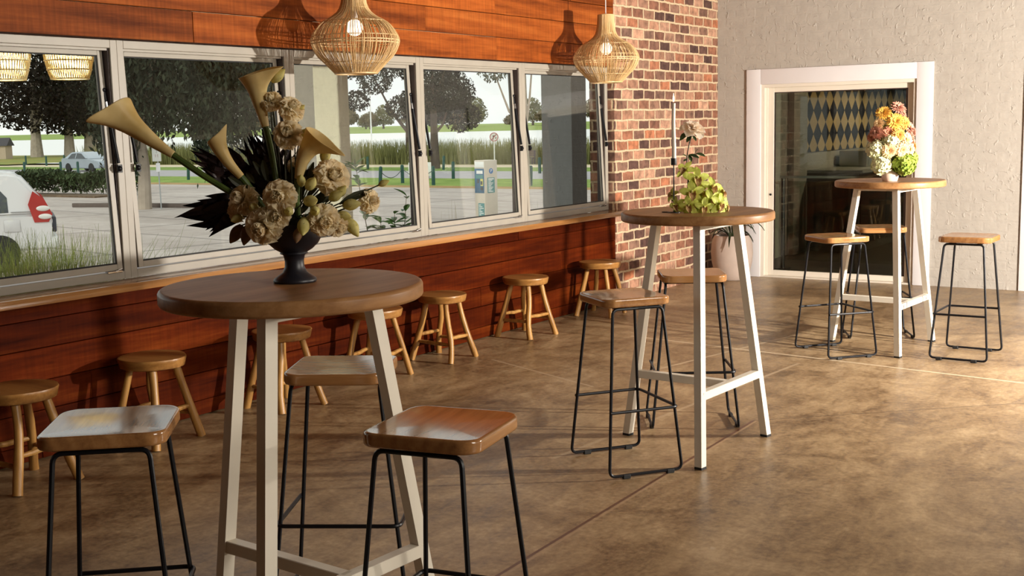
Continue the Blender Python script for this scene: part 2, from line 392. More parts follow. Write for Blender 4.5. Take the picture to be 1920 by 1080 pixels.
# timber cladding above and below the windows: individual boards in one face of the wall
def boards(name, courses, seed, parent):
    rg = random.Random(seed); mb = MB()
    for (z0, z1, joints, tones) in courses:
        ys = [-3.98] + joints + [YB]
        for k in range(len(ys)-1):
            j = rg.uniform(-.0035, .002)
            mb.box((-.03, ys[k]+.0012, z0+.002), (j, ys[k+1]-.0012, z1-.0016+rg.uniform(-.001, .0008)), bev=.0018, seg=1, tone=tones[k % len(tones)] if tones else rg.uniform(.2, .7))
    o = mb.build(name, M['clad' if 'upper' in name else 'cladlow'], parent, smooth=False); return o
up = [(1.986, 2.149, [1.6, 4.37, 7.17], [.4, .30, .66, .72]), (2.149, 2.312, [.8, 3.0, 6.35], [.5, .45, .58, .62]),
      (2.312, 2.475, [1.9, 3.86, 4.9, 7.16], [.5, .45, .66, .85, .60]), (2.475, 2.64, [2.4, 5.4, 8.2], None), (2.64, 2.80, [1.1, 4.1, 7.0], None), (2.80, 2.97, [3.1, 6.1], None),
      (2.97, 3.13, [1.8, 5.0, 8.0], None), (3.13, 3.3, [3.6, 7.3], None), (3.3, 3.45, [2.0, 6.0], None), (3.45, 3.6, [4.2], None)]
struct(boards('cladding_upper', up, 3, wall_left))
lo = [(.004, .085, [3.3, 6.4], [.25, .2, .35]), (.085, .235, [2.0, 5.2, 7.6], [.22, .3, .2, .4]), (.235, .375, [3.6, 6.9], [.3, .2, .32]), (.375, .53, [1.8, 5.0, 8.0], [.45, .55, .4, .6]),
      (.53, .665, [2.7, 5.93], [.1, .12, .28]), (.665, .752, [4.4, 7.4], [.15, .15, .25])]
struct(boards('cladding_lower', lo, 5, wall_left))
ledge = MB().box((-.05, -3.9, .752), (.135, 8.882, .792), bev=.004).build('trim_1', M['ledge']); struct(ledge); ledge['label'] = 'long varnished oak ledge under the windows'

# ------------------------------------------------------------------ awning windows
ZB, ZT = .793, 1.982
def window(i, y0, y1, ang=2.7):
    w = thing('window_%d' % i, None, None, (-.05, y0, ZB), kind='structure')
    W = y1-y0; H = ZT-ZB; t = .040
    f = MB()
    f.box((-.085, 0, 0), (0, t, H), bev=.002, seg=1).box((-.085, W-t, 0), (0, W, H), bev=.002, seg=1)
    f.box((-.085, t, 0), (0, W-t, t), bev=.002, seg=1).box((-.085, t, H-t), (0, W-t, H), bev=.002, seg=1)
    f.box((-.05, t, H-t-.012), (-.016, W-t, H-t), bev=.001, seg=1)
    f.build('frame', M['alu'], w)
    b = MB(); b.box((-.08, t, t), (-.012, t+.006, H-t)).box((-.08, W-t-.006, t), (-.012, W-t, H-t)); b.build('seal', M['aludark'], w, smooth=False)
    rot = Matrix.Translation((-.055, 0, H-t-.004)) @ Matrix.Rotation(-R(ang), 4, 'Y')
    hh = H-2*t-.010; s = MB(); a, c = t+.010, W-t-.010; q = .030
    s.box((-.024, a, -hh), (.004, a+q, 0), bev=.0015, seg=1, M=rot).box((-.024, c-q, -hh), (.004, c, 0), bev=.0015, seg=1, M=rot)
    s.box((-.024, a+q, -hh), (.004, c-q, -hh+q), bev=.0015, seg=1, M=rot).box((-.024, a+q, -q), (.004, c-q, 0), bev=.0015, seg=1, M=rot)
    sa = s.build('sash', M['alu'], w)
    MB().box((-.013, a+q-.008, -hh+q-.008), (-.007, c-q+.008, -q+.008), M=rot).build('pane', M['glass'], sa, smooth=False)
    g = MB(); g.box((-.006, a+q, -hh+q), (-.001, c-q, -hh+q+.008), M=rot).box((-.006, a+q, -q-.006), (-.001, c-q, -q), M=rot).box((-.006, c-q-.005, -hh+q), (-.001, c-q, -q), M=rot); g.build('gasket', M['rubber'], sa, smooth=False)
    for yy, sgn in ((t+.016, 1), (W-t-.018, -1)):
        top = V(-.045, yy, .945); bot = V(.012, yy+.020, .555); d = bot-top
        st = MB().tube([top+d*.0, top+d*.16], .0065, 8).tube([top+d*.24, top+d*.93], .0088, 10).build('stay', M['black'], w)
        MB().tube([top+d*.15, top+d*.25], .0072, 8).build('stay_rod', M['chrome'], st)
        e = MB(); e.ball(bot, .014, 10, 8).ball(top, .012, 8, 6); e.box((bot.x-.014, bot.y-.006, bot.z-.02), (bot.x-.004, bot.y+.02, bot.z+.02)); e.build('stay_bracket', M['black'], st)
    k = MB().box((-.012, W-t-.11, t-.004), (.012, W-t-.02, t+.006), bev=.002, seg=1).tube([V(.012, W-t-.065, t+.004), V(.022, W-t-.03, t+.016)], .004, 6)
    k.build('catch', M['chrome'], w)
    return w
YM = [1.49, 2.715, 3.915, 5.117, 6.337, 7.567, 8.872]
for i in range(6): window(i+1, YM[i], YM[i+1] if i < 5 else 8.862)
# plain fixed windows in the opposite wall, behind the photographer's right shoulder
for i, (a, b) in enumerate(((3.0, 6.2), (6.2, 9.6))):
    w = thing('window_%d' % (7+i), None, None, (10.0, a, .8), kind='structure'); L = b-a; f = MB()
    for y in (0, L/2-.03, L-.06): f.box((.02, y, 0), (.12, y+.06, 1.9))
    for z in (0, 1.84): f.box((.02, .06, z), (.12, L-.06, z+.06))
    f.build('frame', M['white'], w, smooth=False); MB().box((.06, .06, .06), (.066, L-.06, 1.84)).build('pane', M['glass'], w, smooth=False)

# ------------------------------------------------------------------ doors in the far wall
def door(i, x0, x1):
    w = thing('door_%d' % i, None, None, (x0, W0, 0), kind='structure'); L = x1-x0; t = .145; H = 2.0
    a = MB(); a.box((0, -.024, 0), (t, 0, H), bev=.004).box((L-t, -.024, 0), (L, 0, H), bev=.004).box((t, -.024, H-t), (L-t, 0, H), bev=.004)
    a.build('architrave', M['white'], w)
    j = MB(); j.box((t-.015, 0, 0), (t+.03, .23, H-t+.015)).box((L-t-.03, 0, 0), (L-t+.015, .23, H-t+.015)).box((t+.03, 0, H-t-.03), (L-t-.03, .23, H-t+.015))
    j.box((t+.03, .05, 0), (t+.045, .2, H-t-.03)).box((L-t-.045, .05, 0), (L-t-.03, .2, H-t-.03)); j.build('jamb', M['jamb'], w, smooth=False)
    a0, a1 = t+.045, L-t-.045; s = .055
    f = MB(); f.box((a0, .07, .012), (a0+s, .11, H-t-.03), bev=.002, seg=1).box((a1-s, .07, .012), (a1, .11, H-t-.03), bev=.002, seg=1)
    f.box((a0+s, .07, .012), (a1-s, .11, .062), bev=.002, seg=1).box((a0+s, .07, H-t-.03-.045), (a1-s, .11, H-t-.03), bev=.002, seg=1)
    lf = f.build('door_leaf', M['jamb'], w)
    MB().box((a0+s-.005, .086, .055), (a1-s+.005, .094, H-t-.07)).build('glass_pane', M['doorglass'], lf, smooth=False)
    g = MB(); g.box((a0+s, .08, .062), (a0+s+.007, .1, H-t-.075)).box((a0+s, .08, H-t-.083), (a1-s, .1, H-t-.075)).box((a1-s-.02, .078, .062), (a1-s, .102, H-t-.075)); g.build('seal', M['aludark'], lf, smooth=False)
    MB().lathe([(.011, 0), (.011, .008), (.006, .012)], 12, M=Matrix.Translation((a0+.028, .07, .80)) @ Matrix.Rotation(R(90), 4, 'X')).build('lock', M['black'], lf)
    MB().box((t+.03, .0, 0), (L-t-.03, .2, .012)).build('threshold', M['jamb'], w, smooth=False)
    return w
door(1, *D1); door(2, *D2); door(3, *D3)
d4 = thing('door_4', None, None, (7.0, W0, 0), kind='structure')
DKD = paint('dark_door_paint', (.022, .020, .02), .6)
for k in range(3): MB().box((.06+.64*k, .08, .01), (.06+.64*k+.635, .13, 2.12), bev=.004).box((.16+.64*k, .07, .2), (.06+.64*k+.535, .082, 1.95), bev=.004).build('door_leaf', DKD, d4)
MB().box((0, 0, 0), (.06, .2, 2.18)).box((1.98, 0, 0), (2.04, .2, 2.18)).box((.06, 0, 2.12), (1.98, .2, 2.18)).build('jamb', M['jamb'], d4, smooth=False)

# ------------------------------------------------------------------ the bar behind the glass door
def deck_mat():
    m = NT('dark_decking'); xyz = m.n('ShaderNodeSeparateXYZ'); m.l(m.n('ShaderNodeTexCoord').outputs['Object'], xyz.inputs[0])
    fr = m.math('FRACT', m.math('MULTIPLY', xyz.outputs[1], 1/.14)); gap = m.math('LESS_THAN', fr, .07)
    n = m.noise(m.co(scale=(1, 8, 1)), 3, 3); c = m.ramp(n, [(.3, (.035, .022, .018)), (.7, (.07, .045, .035))])
    return m.set(m.mix(gap, c, (.006, .005, .005)), .5)
def diamond_mat():
    m = NT('harlequin_tiles'); xyz = m.n('ShaderNodeSeparateXYZ'); m.l(m.n('ShaderNodeTexCoord').outputs['Object'], xyz.inputs[0])
    a = m.math('MULTIPLY', m.math('SUBTRACT', xyz.outputs[1], 13.49), 1/.272); b = m.math('MULTIPLY', m.math('SUBTRACT', xyz.outputs[2], 1.073), 1/.272)
    ta = m.math('ABSOLUTE', m.math('SUBTRACT', m.math('FRACT', a), .5)); tb = m.math('ABSOLUTE', m.math('SUBTRACT', m.math('FRACT', b), .5))
    d = m.math('ADD', ta, tb); light_ = m.math('LESS_THAN', d, .487)
    n = m.noise(m.co(), 3, 3); li = m.ramp(n, [(.3, (.50, .34, .16)), (.7, (.62, .44, .23))]); dk = m.ramp(m.noise(m.co(), 2.2, 1), [(.42, (.016, .014, .022)), (.58, (.035, .036, .05))])
    line = m.math('LESS_THAN', m.math('ABSOLUTE', m.math('SUBTRACT', d, .5)), .012)
    return m.set(m.mix(line, m.mix(light_, dk, li), (.02, .018, .02)), .35)
struct(MB().box((-.3, 11.2, -.12), (8.0, 19.2, -.005)).build('floor_deck', deck_mat(), smooth=False))
wallmesh('wall_bar_side', [((-.25, 11.2, 0), (0, 19.0, 3.0))], M['grey_y'], M['grey_x'])
wallmesh('wall_bar_pier', [((0, 12.88, 0), (.06, 13.30, 3.0))], M['grey_y'], M['grey_x'])
struct(MB().box((-.25, 19.0, 0), (5.0, 19.2, 3.0)).build('wall_bar_end', paint('bar_dark_wall', (.03, .025, .025), .7), smooth=False))
struct(MB().box((5.0, 11.2, 0), (5.15, 19.2, 3.0)).build('wall_bar_right', paint('bar_dark_wall_side', (.03, .025, .025), .7), smooth=False))
struct(MB().box((-.25, 11.2, 2.9), (5.15, 19.2, 3.05)).build('ceiling_bar', paint('bar_ceiling', (.03, .028, .028), .8), smooth=False))
tag(MB().box((.0, 13.34, 1.14), (.014, 18.6, 1.98)).build('tiled_wall_panel', diamond_mat(), smooth=False), 'black and tan harlequin diamond wall panel seen through the glass door', 'wall panel')
tag(MB().box((.025, 13.34, 1.985), (.36, 18.6, 2.88), bev=.004).build('bulkhead', M['black'], smooth=False), 'black bulkhead over the harlequin wall panel', 'bulkhead')
sh = thing('timber_shelf', 'narrow brown timber shelf above the harlequin wall panel', 'shelf', (.014, 15.2, 1.90))
MB().box((0, 0, 0), (.30, 2.4, .035), bev=.003).build('shelf_board', M['ledge'], sh)
for y in (.3, 2.0): MB().box((0, y, -.05), (.2, y+.02, 0)).build('bracket', M['black'], sh, smooth=False)
bc = thing('bar_counter', 'grey back bar counter with dark front below the harlequin panel', 'counter', (.025, 13.36, 0))
MB().box((0, 0, .90), (.66, 4.9, .935), bev=.003).build('worktop', paint('grey_stone', (.30, .28, .24), .35), bc)
MB().box((0, 0, 0), (.62, 4.9, .90)).build('counter_front', paint('dark_laminate', (.10, .085, .08), .4), bc, smooth=False)
for k in range(5): MB().box((.62, .05+k*.97, .1), (.632, .97+k*.97, .86), bev=.003).build('cupboard_door', paint('dark_laminate_door', (.06, .05, .05), .35), bc)
sk = thing('steel_counter_unit', 'pale grey steel unit standing on the back bar counter', 'bar unit', (.06, 14.4, .936))
MB().box((0, 0, 0), (.34, 1.1, .19), bev=.01).build('unit_body', paint('brushed_steel', (.42, .40, .36), .3, .05, .6), sk)
MB().box((.34, .05, .02), (.346, 1.05, .17)).build('unit_front', paint('steel_front', (.34, .32, .29), .3, .05, .5), sk, smooth=False)
bl = thing('balustrade', 'low black metal balustrade behind the glass door', 'railing', (.43, 11.62, 0))
for x in (0, .72, 1.44):
    MB().tube([V(x, 0, 0), V(x, 0, .93)], .022, 10).box((x-.06, -.06, 0), (x+.06, .06, .012)).build('post', M['black'], bl)
MB().box((-.03, -.02, .93), (1.47, .02, .955), bev=.004).build('handrail', paint('grey_rail', (.16, .16, .15), .4), bl)
for k in range(2): MB().box((.05+.72*k, -.004, .1), (.67+.72*k, .004, .90)).build('infill_glass', M['doorglass'], bl, smooth=False)

# area light added under the bar ceiling to brighten the harlequin panel
light('added_bar_fill', 'AREA', (1.6, 14.8, 2.88), (-.35, .1, -1), 130, (1, .84, .60), shape='RECTANGLE', size=.3, size_y=2.4)
# ------------------------------------------------------------------ bar tables
TOPH = 1.11
def bar_table_proto(name, loc, label):
    t = thing(name, label, 'bar table', loc, 0, 'round bar tables')
    top = MB().lathe([(.001, TOPH-.042), (.338, TOPH-.042), (.343, TOPH-.0415), (.3475, TOPH-.0385), (.3498, TOPH-.034), (.35, TOPH-.033), (.35, TOPH-.010), (.3498, TOPH-.009), (.3475, TOPH-.004), (.343, TOPH-.0006), (.3415, TOPH), (.335, TOPH), (.001, TOPH)], 96)
    top.build('tabletop', M['top'], t, ang=50)
    sq = .0185
    az = [R(177), R(297), R(57)]; zt = TOPH-.042
    P = lambda a, r, z: V(r*math.cos(a), r*math.sin(a), z)
    def bar(p, q, w=sq, z=sq):
        p, q = Vector(p), Vector(q); d = q-p; L = d.length; d.normalize()
        side = d.cross(V(0, 0, 1)).normalized(); upv = side.cross(d)
        Mx = Matrix(((d.x, side.x, upv.x, p.x), (d.y, side.y, upv.y, p.y), (d.z, side.z, upv.z, p.z), (0, 0, 0, 1)))
        return MB().box((0, -w, -z), (L, w, z), bev=.002, seg=1, M=Mx)
    def rad(z): return .215 + (.385-.215)*(1-z/zt)
    for a in az:
        p, q = P(a, rad(.012), .012), P(a, .215, zt-.002); d = (q-p).normalized(); side = V(-math.sin(a), math.cos(a), 0); o2 = side.cross(d)
        mb = MB(); vs = []
        for c, zz in ((p, .010), (q, zt-.002)):
            for u, v in ((-1, -1), (1, -1), (1, 1), (-1, 1)):
                ca, sa_ = math.cos(R(-9)), math.sin(R(-9)); vs.append((c.x+ca*sq*u-sa_*sq*v, c.y+sa_*sq*u+ca*sq*v, zz))
        mb.add(vs, [(0, 3, 2, 1), (4, 5, 6, 7), (0, 1, 5, 4), (1, 2, 6, 5), (2, 3, 7, 6), (3, 0, 4, 7)])
        lg = mb.build('leg', M['cream'], t, smooth=False)
        MB().box((p.x-.019, p.y-.019, 0), (p.x+.019, p.y+.019, .011), M=Matrix.Translation((p.x, p.y, 0)) @ Matrix.Rotation(R(-9), 4, 'Z') @ Matrix.Translation((-p.x, -p.y, 0))).build('foot_cap', M['rubber'], lg, smooth=False)
    zb = .315; r = rad(zb)
    A, B, Cc = P(az[0], r, zb), P(az[1], r, zb), P(az[2], r, zb); mid = (B+Cc)/2
    bar(B, Cc).build('brace', M['cream'], t, smooth=False); bar(A, mid).build('brace', M['cream'], t, smooth=False)
    zz = zt-.016; A, B, Cc = P(az[0], .215, zz), P(az[1], .215, zz), P(az[2], .215, zz)
    f = bar(B, Cc, .016, .014); g = bar(A, (B+Cc)/2, .016, .014); f.add(g.v, g.f); f.build('top_rail', M['cream'], t, smooth=False)
    return t
T1 = (2.672, 2.301, 0); T2 = (2.58, 5.021, 0); T3 = (2.609, 7.891, 0)
tb = bar_table_proto('bar_table', T1, 'round oak bar table on cream legs carrying the black urn of calla lilies')
dup(tb, T2, R(0), 'round oak bar table on cream legs carrying the green orchids and candle')
dup(tb, T3, R(0), 'round oak bar table in front of the glass door, carrying the orange bouquet')

# ------------------------------------------------------------------ sled-leg bar stools
def stool_proto(loc, rz, label):
    t = thing('bar_stool', label, 'bar stool', loc, rz, 'bar stools with black sled legs')
    # saddle seat: rounded square, dished across the width
    n = 40; a = .160; rc = .05; out = []
    for i in range(n):
        k = i/n*4; q = int(k); f = (k-q)
        cx, cy = [(a-rc, a-rc), (-(a-rc), a-rc), (-(a-rc), -(a-rc)), (a-rc, -(a-rc))][q]
        th = PI/2*q + PI/2*f*(10/9.0 if f < .9 else 1) if True else 0
        th = PI/2*q + PI/2*(i % 10)/9.0
        out.append((cx+rc*math.cos(th), cy+rc*math.sin(th)))
    ZS = .772; TH = .034
    def zt(x, y): return ZS - .005 + .006*(abs(x)/.16)**2.2
    rings = [(.60, 0, 'b'), (.96, 0, 'b'), (.985, .0015, 'b'), (.997, .005, 'b'), (1.0, .009, 'b'), (1.0, -.009, 't'), (.997, -.005, 't'), (.985, -.0013, 't'), (.965, 0, 't'), (.94, 0, 't'), (.8, 0, 't'), (.55, 0, 't'), (.25, 0, 't')]
    vs = []; fs = []
    for (s, dz, w) in rings:
        for (x, y) in out:
            X, Y = x*s, y*s
            vs.append((X, Y, (zt(X, Y)+dz) if w == 't' else (zt(X, Y)*.35+.65*(ZS-.004)-TH+dz)))
    for j in range(len(rings)-1):
        for i in range(n): fs.append((j*n+i, j*n+(i+1) % n, (j+1)*n+(i+1) % n, (j+1)*n+i))
    fs.append(tuple(reversed(range(n)))); fs.append(tuple((len(rings)-1)*n+i for i in range(n)))
    MB().add(vs, fs).build('seat', M['seat'], t, ang=60)
    S, L, St, Lt, zt_ = .427, .347, .279, .235, ZS-.046
    r = .0068; zl = .014
    def corner(p0, p1, p2, rr, k=5):
        d0 = (p0-p1).normalized(); d2 = (p2-p1).normalized(); A = p1+d0*rr; B = p1+d2*rr
        return [(A*(1-u)**2 + p1*2*u*(1-u) + B*u**2) for u in [i/k for i in range(k+1)]]
    for sx in (-1, 1):
        a_, b_, c_, d_ = V(sx*S/2, -L/2, zl), V(sx*S/2, L/2, zl), V(sx*St/2, Lt/2, zt_), V(sx*St/2, -Lt/2, zt_)
        m1 = (c_+d_)/2
        pts = [m1] + corner(m1, c_, b_, .025) + corner(c_, b_, a_, .03) + corner(b_, a_, d_, .03) + corner(a_, d_, m1, .025) + [m1]
        lg = MB().tube(pts, r, 8, cap=False).build('sled_leg', M['black'], t)
        for y in (-.095, .115):
            MB().box((sx*S/2-.010, y-.018, 0), (sx*S/2+.010, y+.018, .019), bev=.003, seg=1).build('glide', M['rubber'], lg)
    MB().box((-St/2-.004, -Lt/2+.02, zt_-.002), (St/2+.004, -Lt/2+.045, zt_+.004)).box((-St/2-.004, Lt/2-.045, zt_-.002), (St/2+.004, Lt/2-.02, zt_+.004)).build('seat_bracket', M['black'], t, smooth=False)
    zr = .288; k = zr/zt_; w = (S+(St-S)*k)/2; l = (L+(Lt-L)*k)/2
    p0, p1, p2, p3 = V(w+.010, -l-.006, zr), V(w+.012, l+.012, zr), V(-w-.012, l+.012, zr), V(-w-.010, -l-.006, zr)
    MB().tube([p0] + corner(p0, p1, p2, .03) + corner(p1, p2, p3, .03) + [p3], r, 8).build('footrest', M['black'], t)
    return t
ST = [((2.343, 1.943), -48.5, 'black sled bar stool whose seat shines white, at the near left'),
      ((2.378, 2.805), 210.2, 'black sled bar stool standing behind the urn table, on its window side'),
      ((3.123, 2.353), 102.0, 'black sled bar stool with reddish brown seat, front right of the urn table'),
      ((2.425, 4.595), -36.3, 'black sled bar stool in front of the orchid table'),
      ((2.356, 5.426), 212.5, 'black sled bar stool behind the orchid table'),
      ((2.381, 7.531), -40.7, 'black sled bar stool at the front left of the bouquet table'),
      ((2.428, 8.287), 207.7, 'black sled bar stool behind the bouquet table, against the dark door glass'),
      ((3.139, 7.804), 90.3, 'black sled bar stool right of the bouquet table, against the grey wall')]
sp = stool_proto((*ST[0][0], 0), R(ST[0][1]), ST[0][2])
for (xy, a, lb) in ST[1:]: dup(sp, (*xy, 0), R(a), lb)

# ------------------------------------------------------------------ rustic branch stools under the ledge
def rustic(loc, rz, label, seed):
    rg = random.Random(seed)
    t = thing('rustic_stool', label, 'stool', loc, rz, 'rustic branch stools under the window ledge')
    H = .432; th = .052; R0 = .168
    ph = [rg.uniform(0, 6.28) for _ in range(3)]
    wob = lambda a, z: 1 + .025*math.sin(2*a+ph[0]) + .02*math.sin(3*a+ph[1]) + .012*math.sin(5*a+ph[2])
    s = MB().lathe([(.001, H-th), (R0*.86, H-th), (R0*.94, H-th+.006), (R0*.985, H-.016), (R0, H-.008), (R0*.985, H-.001), (R0*.955, H), (R0*.93, H), (R0*.5, H+.001), (.001, H+.001)], 26, wob=wob)
    s.build('seat', M['teakseat'], t, ang=42)
    feet = []; paths = []
    for k in range(4):
        a = PI/4 + k*PI/2 + rg.uniform(-.08, .08); rt, rf = .105, .215+rg.uniform(-.012, .014)
        top = V(rt*math.cos(a), rt*math.sin(a), H-th+.012); ft = V(rf*math.cos(a+rg.uniform(-.06, .06)), rf*math.sin(a), .0)
        pts = []; n = 9; b1, b2 = rg.uniform(-.012, .012), rg.uniform(-.012, .012)
        for i in range(n):
            u = i/(n-1); p = ft*(1-u)+top*u; w = math.sin(u*PI)
            p = p + V(-math.sin(a), math.cos(a), 0)*(b1*w + b2*math.sin(2*PI*u)*.7) + V(math.cos(a), math.sin(a), 0)*(b2*w*.8); pts.append(p)
        r = rg.uniform(.0185, .022); rad = [r*(1.05-.12*i/(n-1)+rg.uniform(-.06, .06)) for i in range(n)]
        pts[0].z = 0.0; paths.append(pts)
        MB().tube(pts, rad, 10).build('leg', M['teak'], t, ang=60)
    for k in range(4):
        h = .125 if k % 2 == 0 else .160; i0 = h/(H-th)*8
        def at(p, h):
            for i in range(8):
                if p[i].z <= h <= p[i+1].z or i == 7:
                    u = (h-p[i].z)/max(1e-6, p[i+1].z-p[i].z); return p[i]*(1-u)+p[i+1]*u
        A, B = at(paths[k], h), at(paths[(k+1) % 4], h+rg.uniform(-.01, .01)); mid = (A+B)/2+V(0, 0, rg.uniform(-.005, .005))
        MB().tube([A, A*.7+B*.3, mid, A*.3+B*.7, B], [.010, .0125, .013, .0125, .010], 8).build('rung', M['teak'], t)
    return t
RS = [((.27, 3.03), 0, 'rustic branch stool nearest the left edge, half behind the white-topped bar stool'), ((.215, 3.80), 8, 'rustic branch stool second along the window wall, left of the urn table'),
      ((.235, 4.67), -6, 'rustic branch stool third along the window wall, behind the urn table'), ((.21, 5.49), 12, 'rustic branch stool fourth along the wall, partly hidden under the urn table edge'),
      ((.19, 6.19), 2, 'rustic branch stool right of the urn table, fifth along the window wall'), ((.21, 7.17), -4, 'rustic branch stool standing alone in the open, sixth along the window wall'),
      ((.225, 8.23), 5, 'rustic branch stool beside the brick wall, last along the window wall')]
for k, (xy, a, lb) in enumerate(RS): rustic((*xy, 0), R(a), lb, 40+k)

# ------------------------------------------------------------------ rattan pendants
def pendant_proto(loc, label, group):
    t = thing('rattan_pendant', label, 'pendant lamp', loc, 0, group)     # origin at the bottom rim
    H = .505; SCL = .252/378.0
    prof = [(945, 180), (900, 222), (850, 268), (800, 318), (760, 345), (710, 368), (665, 378), (630, 372), (600, 357), (560, 332), (520, 300), (490, 262), (460, 205), (430, 162), (400, 131), (340, 108), (280, 99), (220, 95), (158, 92)]
    prof = [(h*SCL, (945-y)*H/787.0) for y, h in prof]
    def rad(u):
        x = u*(len(prof)-1); i = min(int(x), len(prof)-2); f = x-i
        return prof[i][0]*(1-f)+prof[i+1][0]*f, prof[i][1]*(1-f)+prof[i+1][1]*f
    rg = random.Random(11); mb = MB(); n = 210
    for k in range(n):
        a0 = 2*PI*k/n + rg.uniform(-.012, .012); lean = rg.uniform(-.05, .05); off = rg.uniform(-.003, .001); pts = []
        for i in range(25):
            u = i/24.0; r, z = rad(u); a = a0 + lean*math.sin(u*PI) + rg.uniform(-.003, .003); pts.append((r+off*1.0 and (r+off)*math.cos(a), (r+off)*math.sin(a), z))
        mb.tube(pts, .0019, 4, cap=False)
    sh = mb.build('shade', M['rattan'], t, ang=180)
    for u, rr in ((0, .006), (.11, .003), (.305, .0035), (.335, .0035), (.40, .0025), (.60, .003), (.80, .003), (1.0, .004)):
        r, z = rad(u); r -= .002
        MB().tube([(r*math.cos(2*PI*i/40), r*math.sin(2*PI*i/40), z) for i in range(41)], rr, 6, cap=False).build('hoop', M['rattan'], sh)
    MB().ball((0, 0, .255), .047, 20, 14).build('bulb', M['bulb'], t)
    MB().lathe([(.016, .295), (.02, .30), (.02, .37), (.012, .385), (.012, .40)], 14).build('lamp_holder', M['cord'], t)
    MB().tube([V(0, 0, .39), V(0, 0, 3.6-loc[2])], .0035, 6).lathe([(.05, 3.57-loc[2]), (.05, 3.6-loc[2])], 16).build('flex', M['cord'], t)
    return t
pd = pendant_proto((.366, 5.226, 1.832), 'rattan pendant lamp hanging over the urn table, cut by the top edge', 'rattan pendant lamps over the ledge')
dup(pd, (.366, 8.111, 1.832), R(37), 'rattan pendant lamp hanging before the brick wall, shown whole')
M['rattanpale'] = leafy('pale_woven_cane', (.74, .64, .42), (.86, .76, .54), .6, .5, 30)
def woven_shade(loc, label):
    t = thing('woven_basket_lamp', label, 'pendant lamp', loc, 0, 'woven basket lamps on the verandah'); prof = [(.112, 0), (.128, .05), (.142, .11), (.150, .17), (.150, .23), (.140, .29), (.115, .34), (.075, .375)]
    mb = MB(); n = 54
    for k in range(n):
        a = 2*PI*k/n; mb.tube([V(r*math.cos(a+.25*i/7), r*math.sin(a+.25*i/7), z) for i, (r, z) in enumerate(prof)], .0026, 4, cap=False)
        mb.tube([V((r-.004)*math.cos(a-.25*i/7), (r-.004)*math.sin(a-.25*i/7), z) for i, (r, z) in enumerate(prof)], .0026, 4, cap=False)
    mb.lathe([(r-.008, z) for r, z in prof], 30, cap=False); sh = mb.build('shade', M['rattanpale'], t, ang=180)
    for z, r in ((0, .113), (.055, .131), (.11, .144), (.17, .152), (.23, .152), (.29, .142)): MB().tube([V(r*math.cos(2*PI*i/32), r*math.sin(2*PI*i/32), z) for i in range(33)], .004, 6, cap=False).build('hoop', M['rattanpale'], sh)
    MB().tube([V(0, 0, .37), V(0, 0, 3.30-loc[2])], .004, 6).build('flex', M['cord'], t)
    MB().ball((0, 0, .24), .04, 14, 10).build('bulb', M['bulb'], t)
    light('added_shade_light', 'POINT', (loc[0], loc[1], loc[2]+.14), (0, 0, -1), 9, (1, .86, .62), shadow_soft_size=.03)  # point light added inside the shade to make the weave bright
woven_shade((-1.5, 4.69, 1.865), 'pale woven basket lamp hanging outside near the top middle of the first window')
woven_shade((-1.5, 4.25, 1.85), 'pale woven basket lamp hanging outside at the upper left corner of the first window')
# ------------------------------------------------------------------ outdoors: ground, water, far bank
def gz(x):
    u = min(1, max(0, (-x-2.0)/12.0)); return -.35 - .75*(u*u*(3-2*u))
def strip(name, x0, x1, y0, y1, z0, z1, mat, nx=60, kind='structure'):
    P = []
    for i in range(nx+1):
        x = x0+(x1-x0)*i/nx; P.append([(x, y0, (gz(x) if z0 is None else z0)), (x, y1, (gz(x) if z1 is None else z1))])
    mb = MB().grid(P); o = mb.build(name, mat, smooth=True, fix=True); o['kind'] = kind
    if o.data.polygons[0].normal.z < 0: o.data.flip_normals()
    return o
def pave_mat():
    m = NT('worn_concrete_pavement'); a = m.noise(m.co(scale=(.25, 1, 1)), .5, 5, .6, .5); b = m.noise(m.co(), .12, 3); c = m.noise(m.co(), 3, 4)
    col = m.ramp(m.math('ADD', m.math('MULTIPLY', a, .6), m.math('MULTIPLY', c, .4)), [(.3, (.33, .275, .24)), (.7, (.54, .475, .43))])
    w = m.n('ShaderNodeTexWave', bands_direction='Y'); m.l(m.co(rot=(0, 0, .15)), w.inputs['Vector']); w.inputs['Scale'].default_value = .09; w.inputs['Distortion'].default_value = 1.2
    col = m.mix(m.math('MULTIPLY', m.ramp(w.outputs['Fac'], [(.002, 1.0), (.008, 0.0)]), .6), col, (.13, .11, .10))
    w2 = m.n('ShaderNodeTexWave', bands_direction='X'); m.l(m.co(rot=(0, 0, .12)), w2.inputs['Vector']); w2.inputs['Scale'].default_value = .05; w2.inputs['Distortion'].default_value = .5
    col = m.mix(m.math('MULTIPLY', m.ramp(w2.outputs['Fac'], [(.001, 1.0), (.003, 0.0)]), .6), col, (.13, .11, .10))
    return m.set(m.mix(m.ramp(b, [(.55, 0.0), (.75, .35)]), col, (.30, .26, .23)), .7, 0, .3)
def grass_mat(name, a, b, dry=None):
    m = NT(name); f = m.noise(m.co(), 1.2, 5, .65); c = m.ramp(f, [(.35, a), (.65, b)])
    if dry:
        g = m.noise(m.co(scale=(.3, 1, 1)), .8, 3); c = m.mix(m.ramp(g, [(.5, 0.0), (.62, .8)]), c, dry)
    return m.set(c, .9, 0, .1)
strip('pavement', -150, -.25, -45, 41.6, None, None, pave_mat(), 120)
strip('ground_verge_edge', -150, 60, 41.6, 43.2, None, None, grass_mat('dry_leaf_edge', (.30, .19, .08), (.42, .29, .13)), 120)
strip('ground_verge', -150, 60, 43.2, 49.6, None, None, grass_mat('verge_grass', (.15, .23, .05), (.27, .36, .09), None), 120)
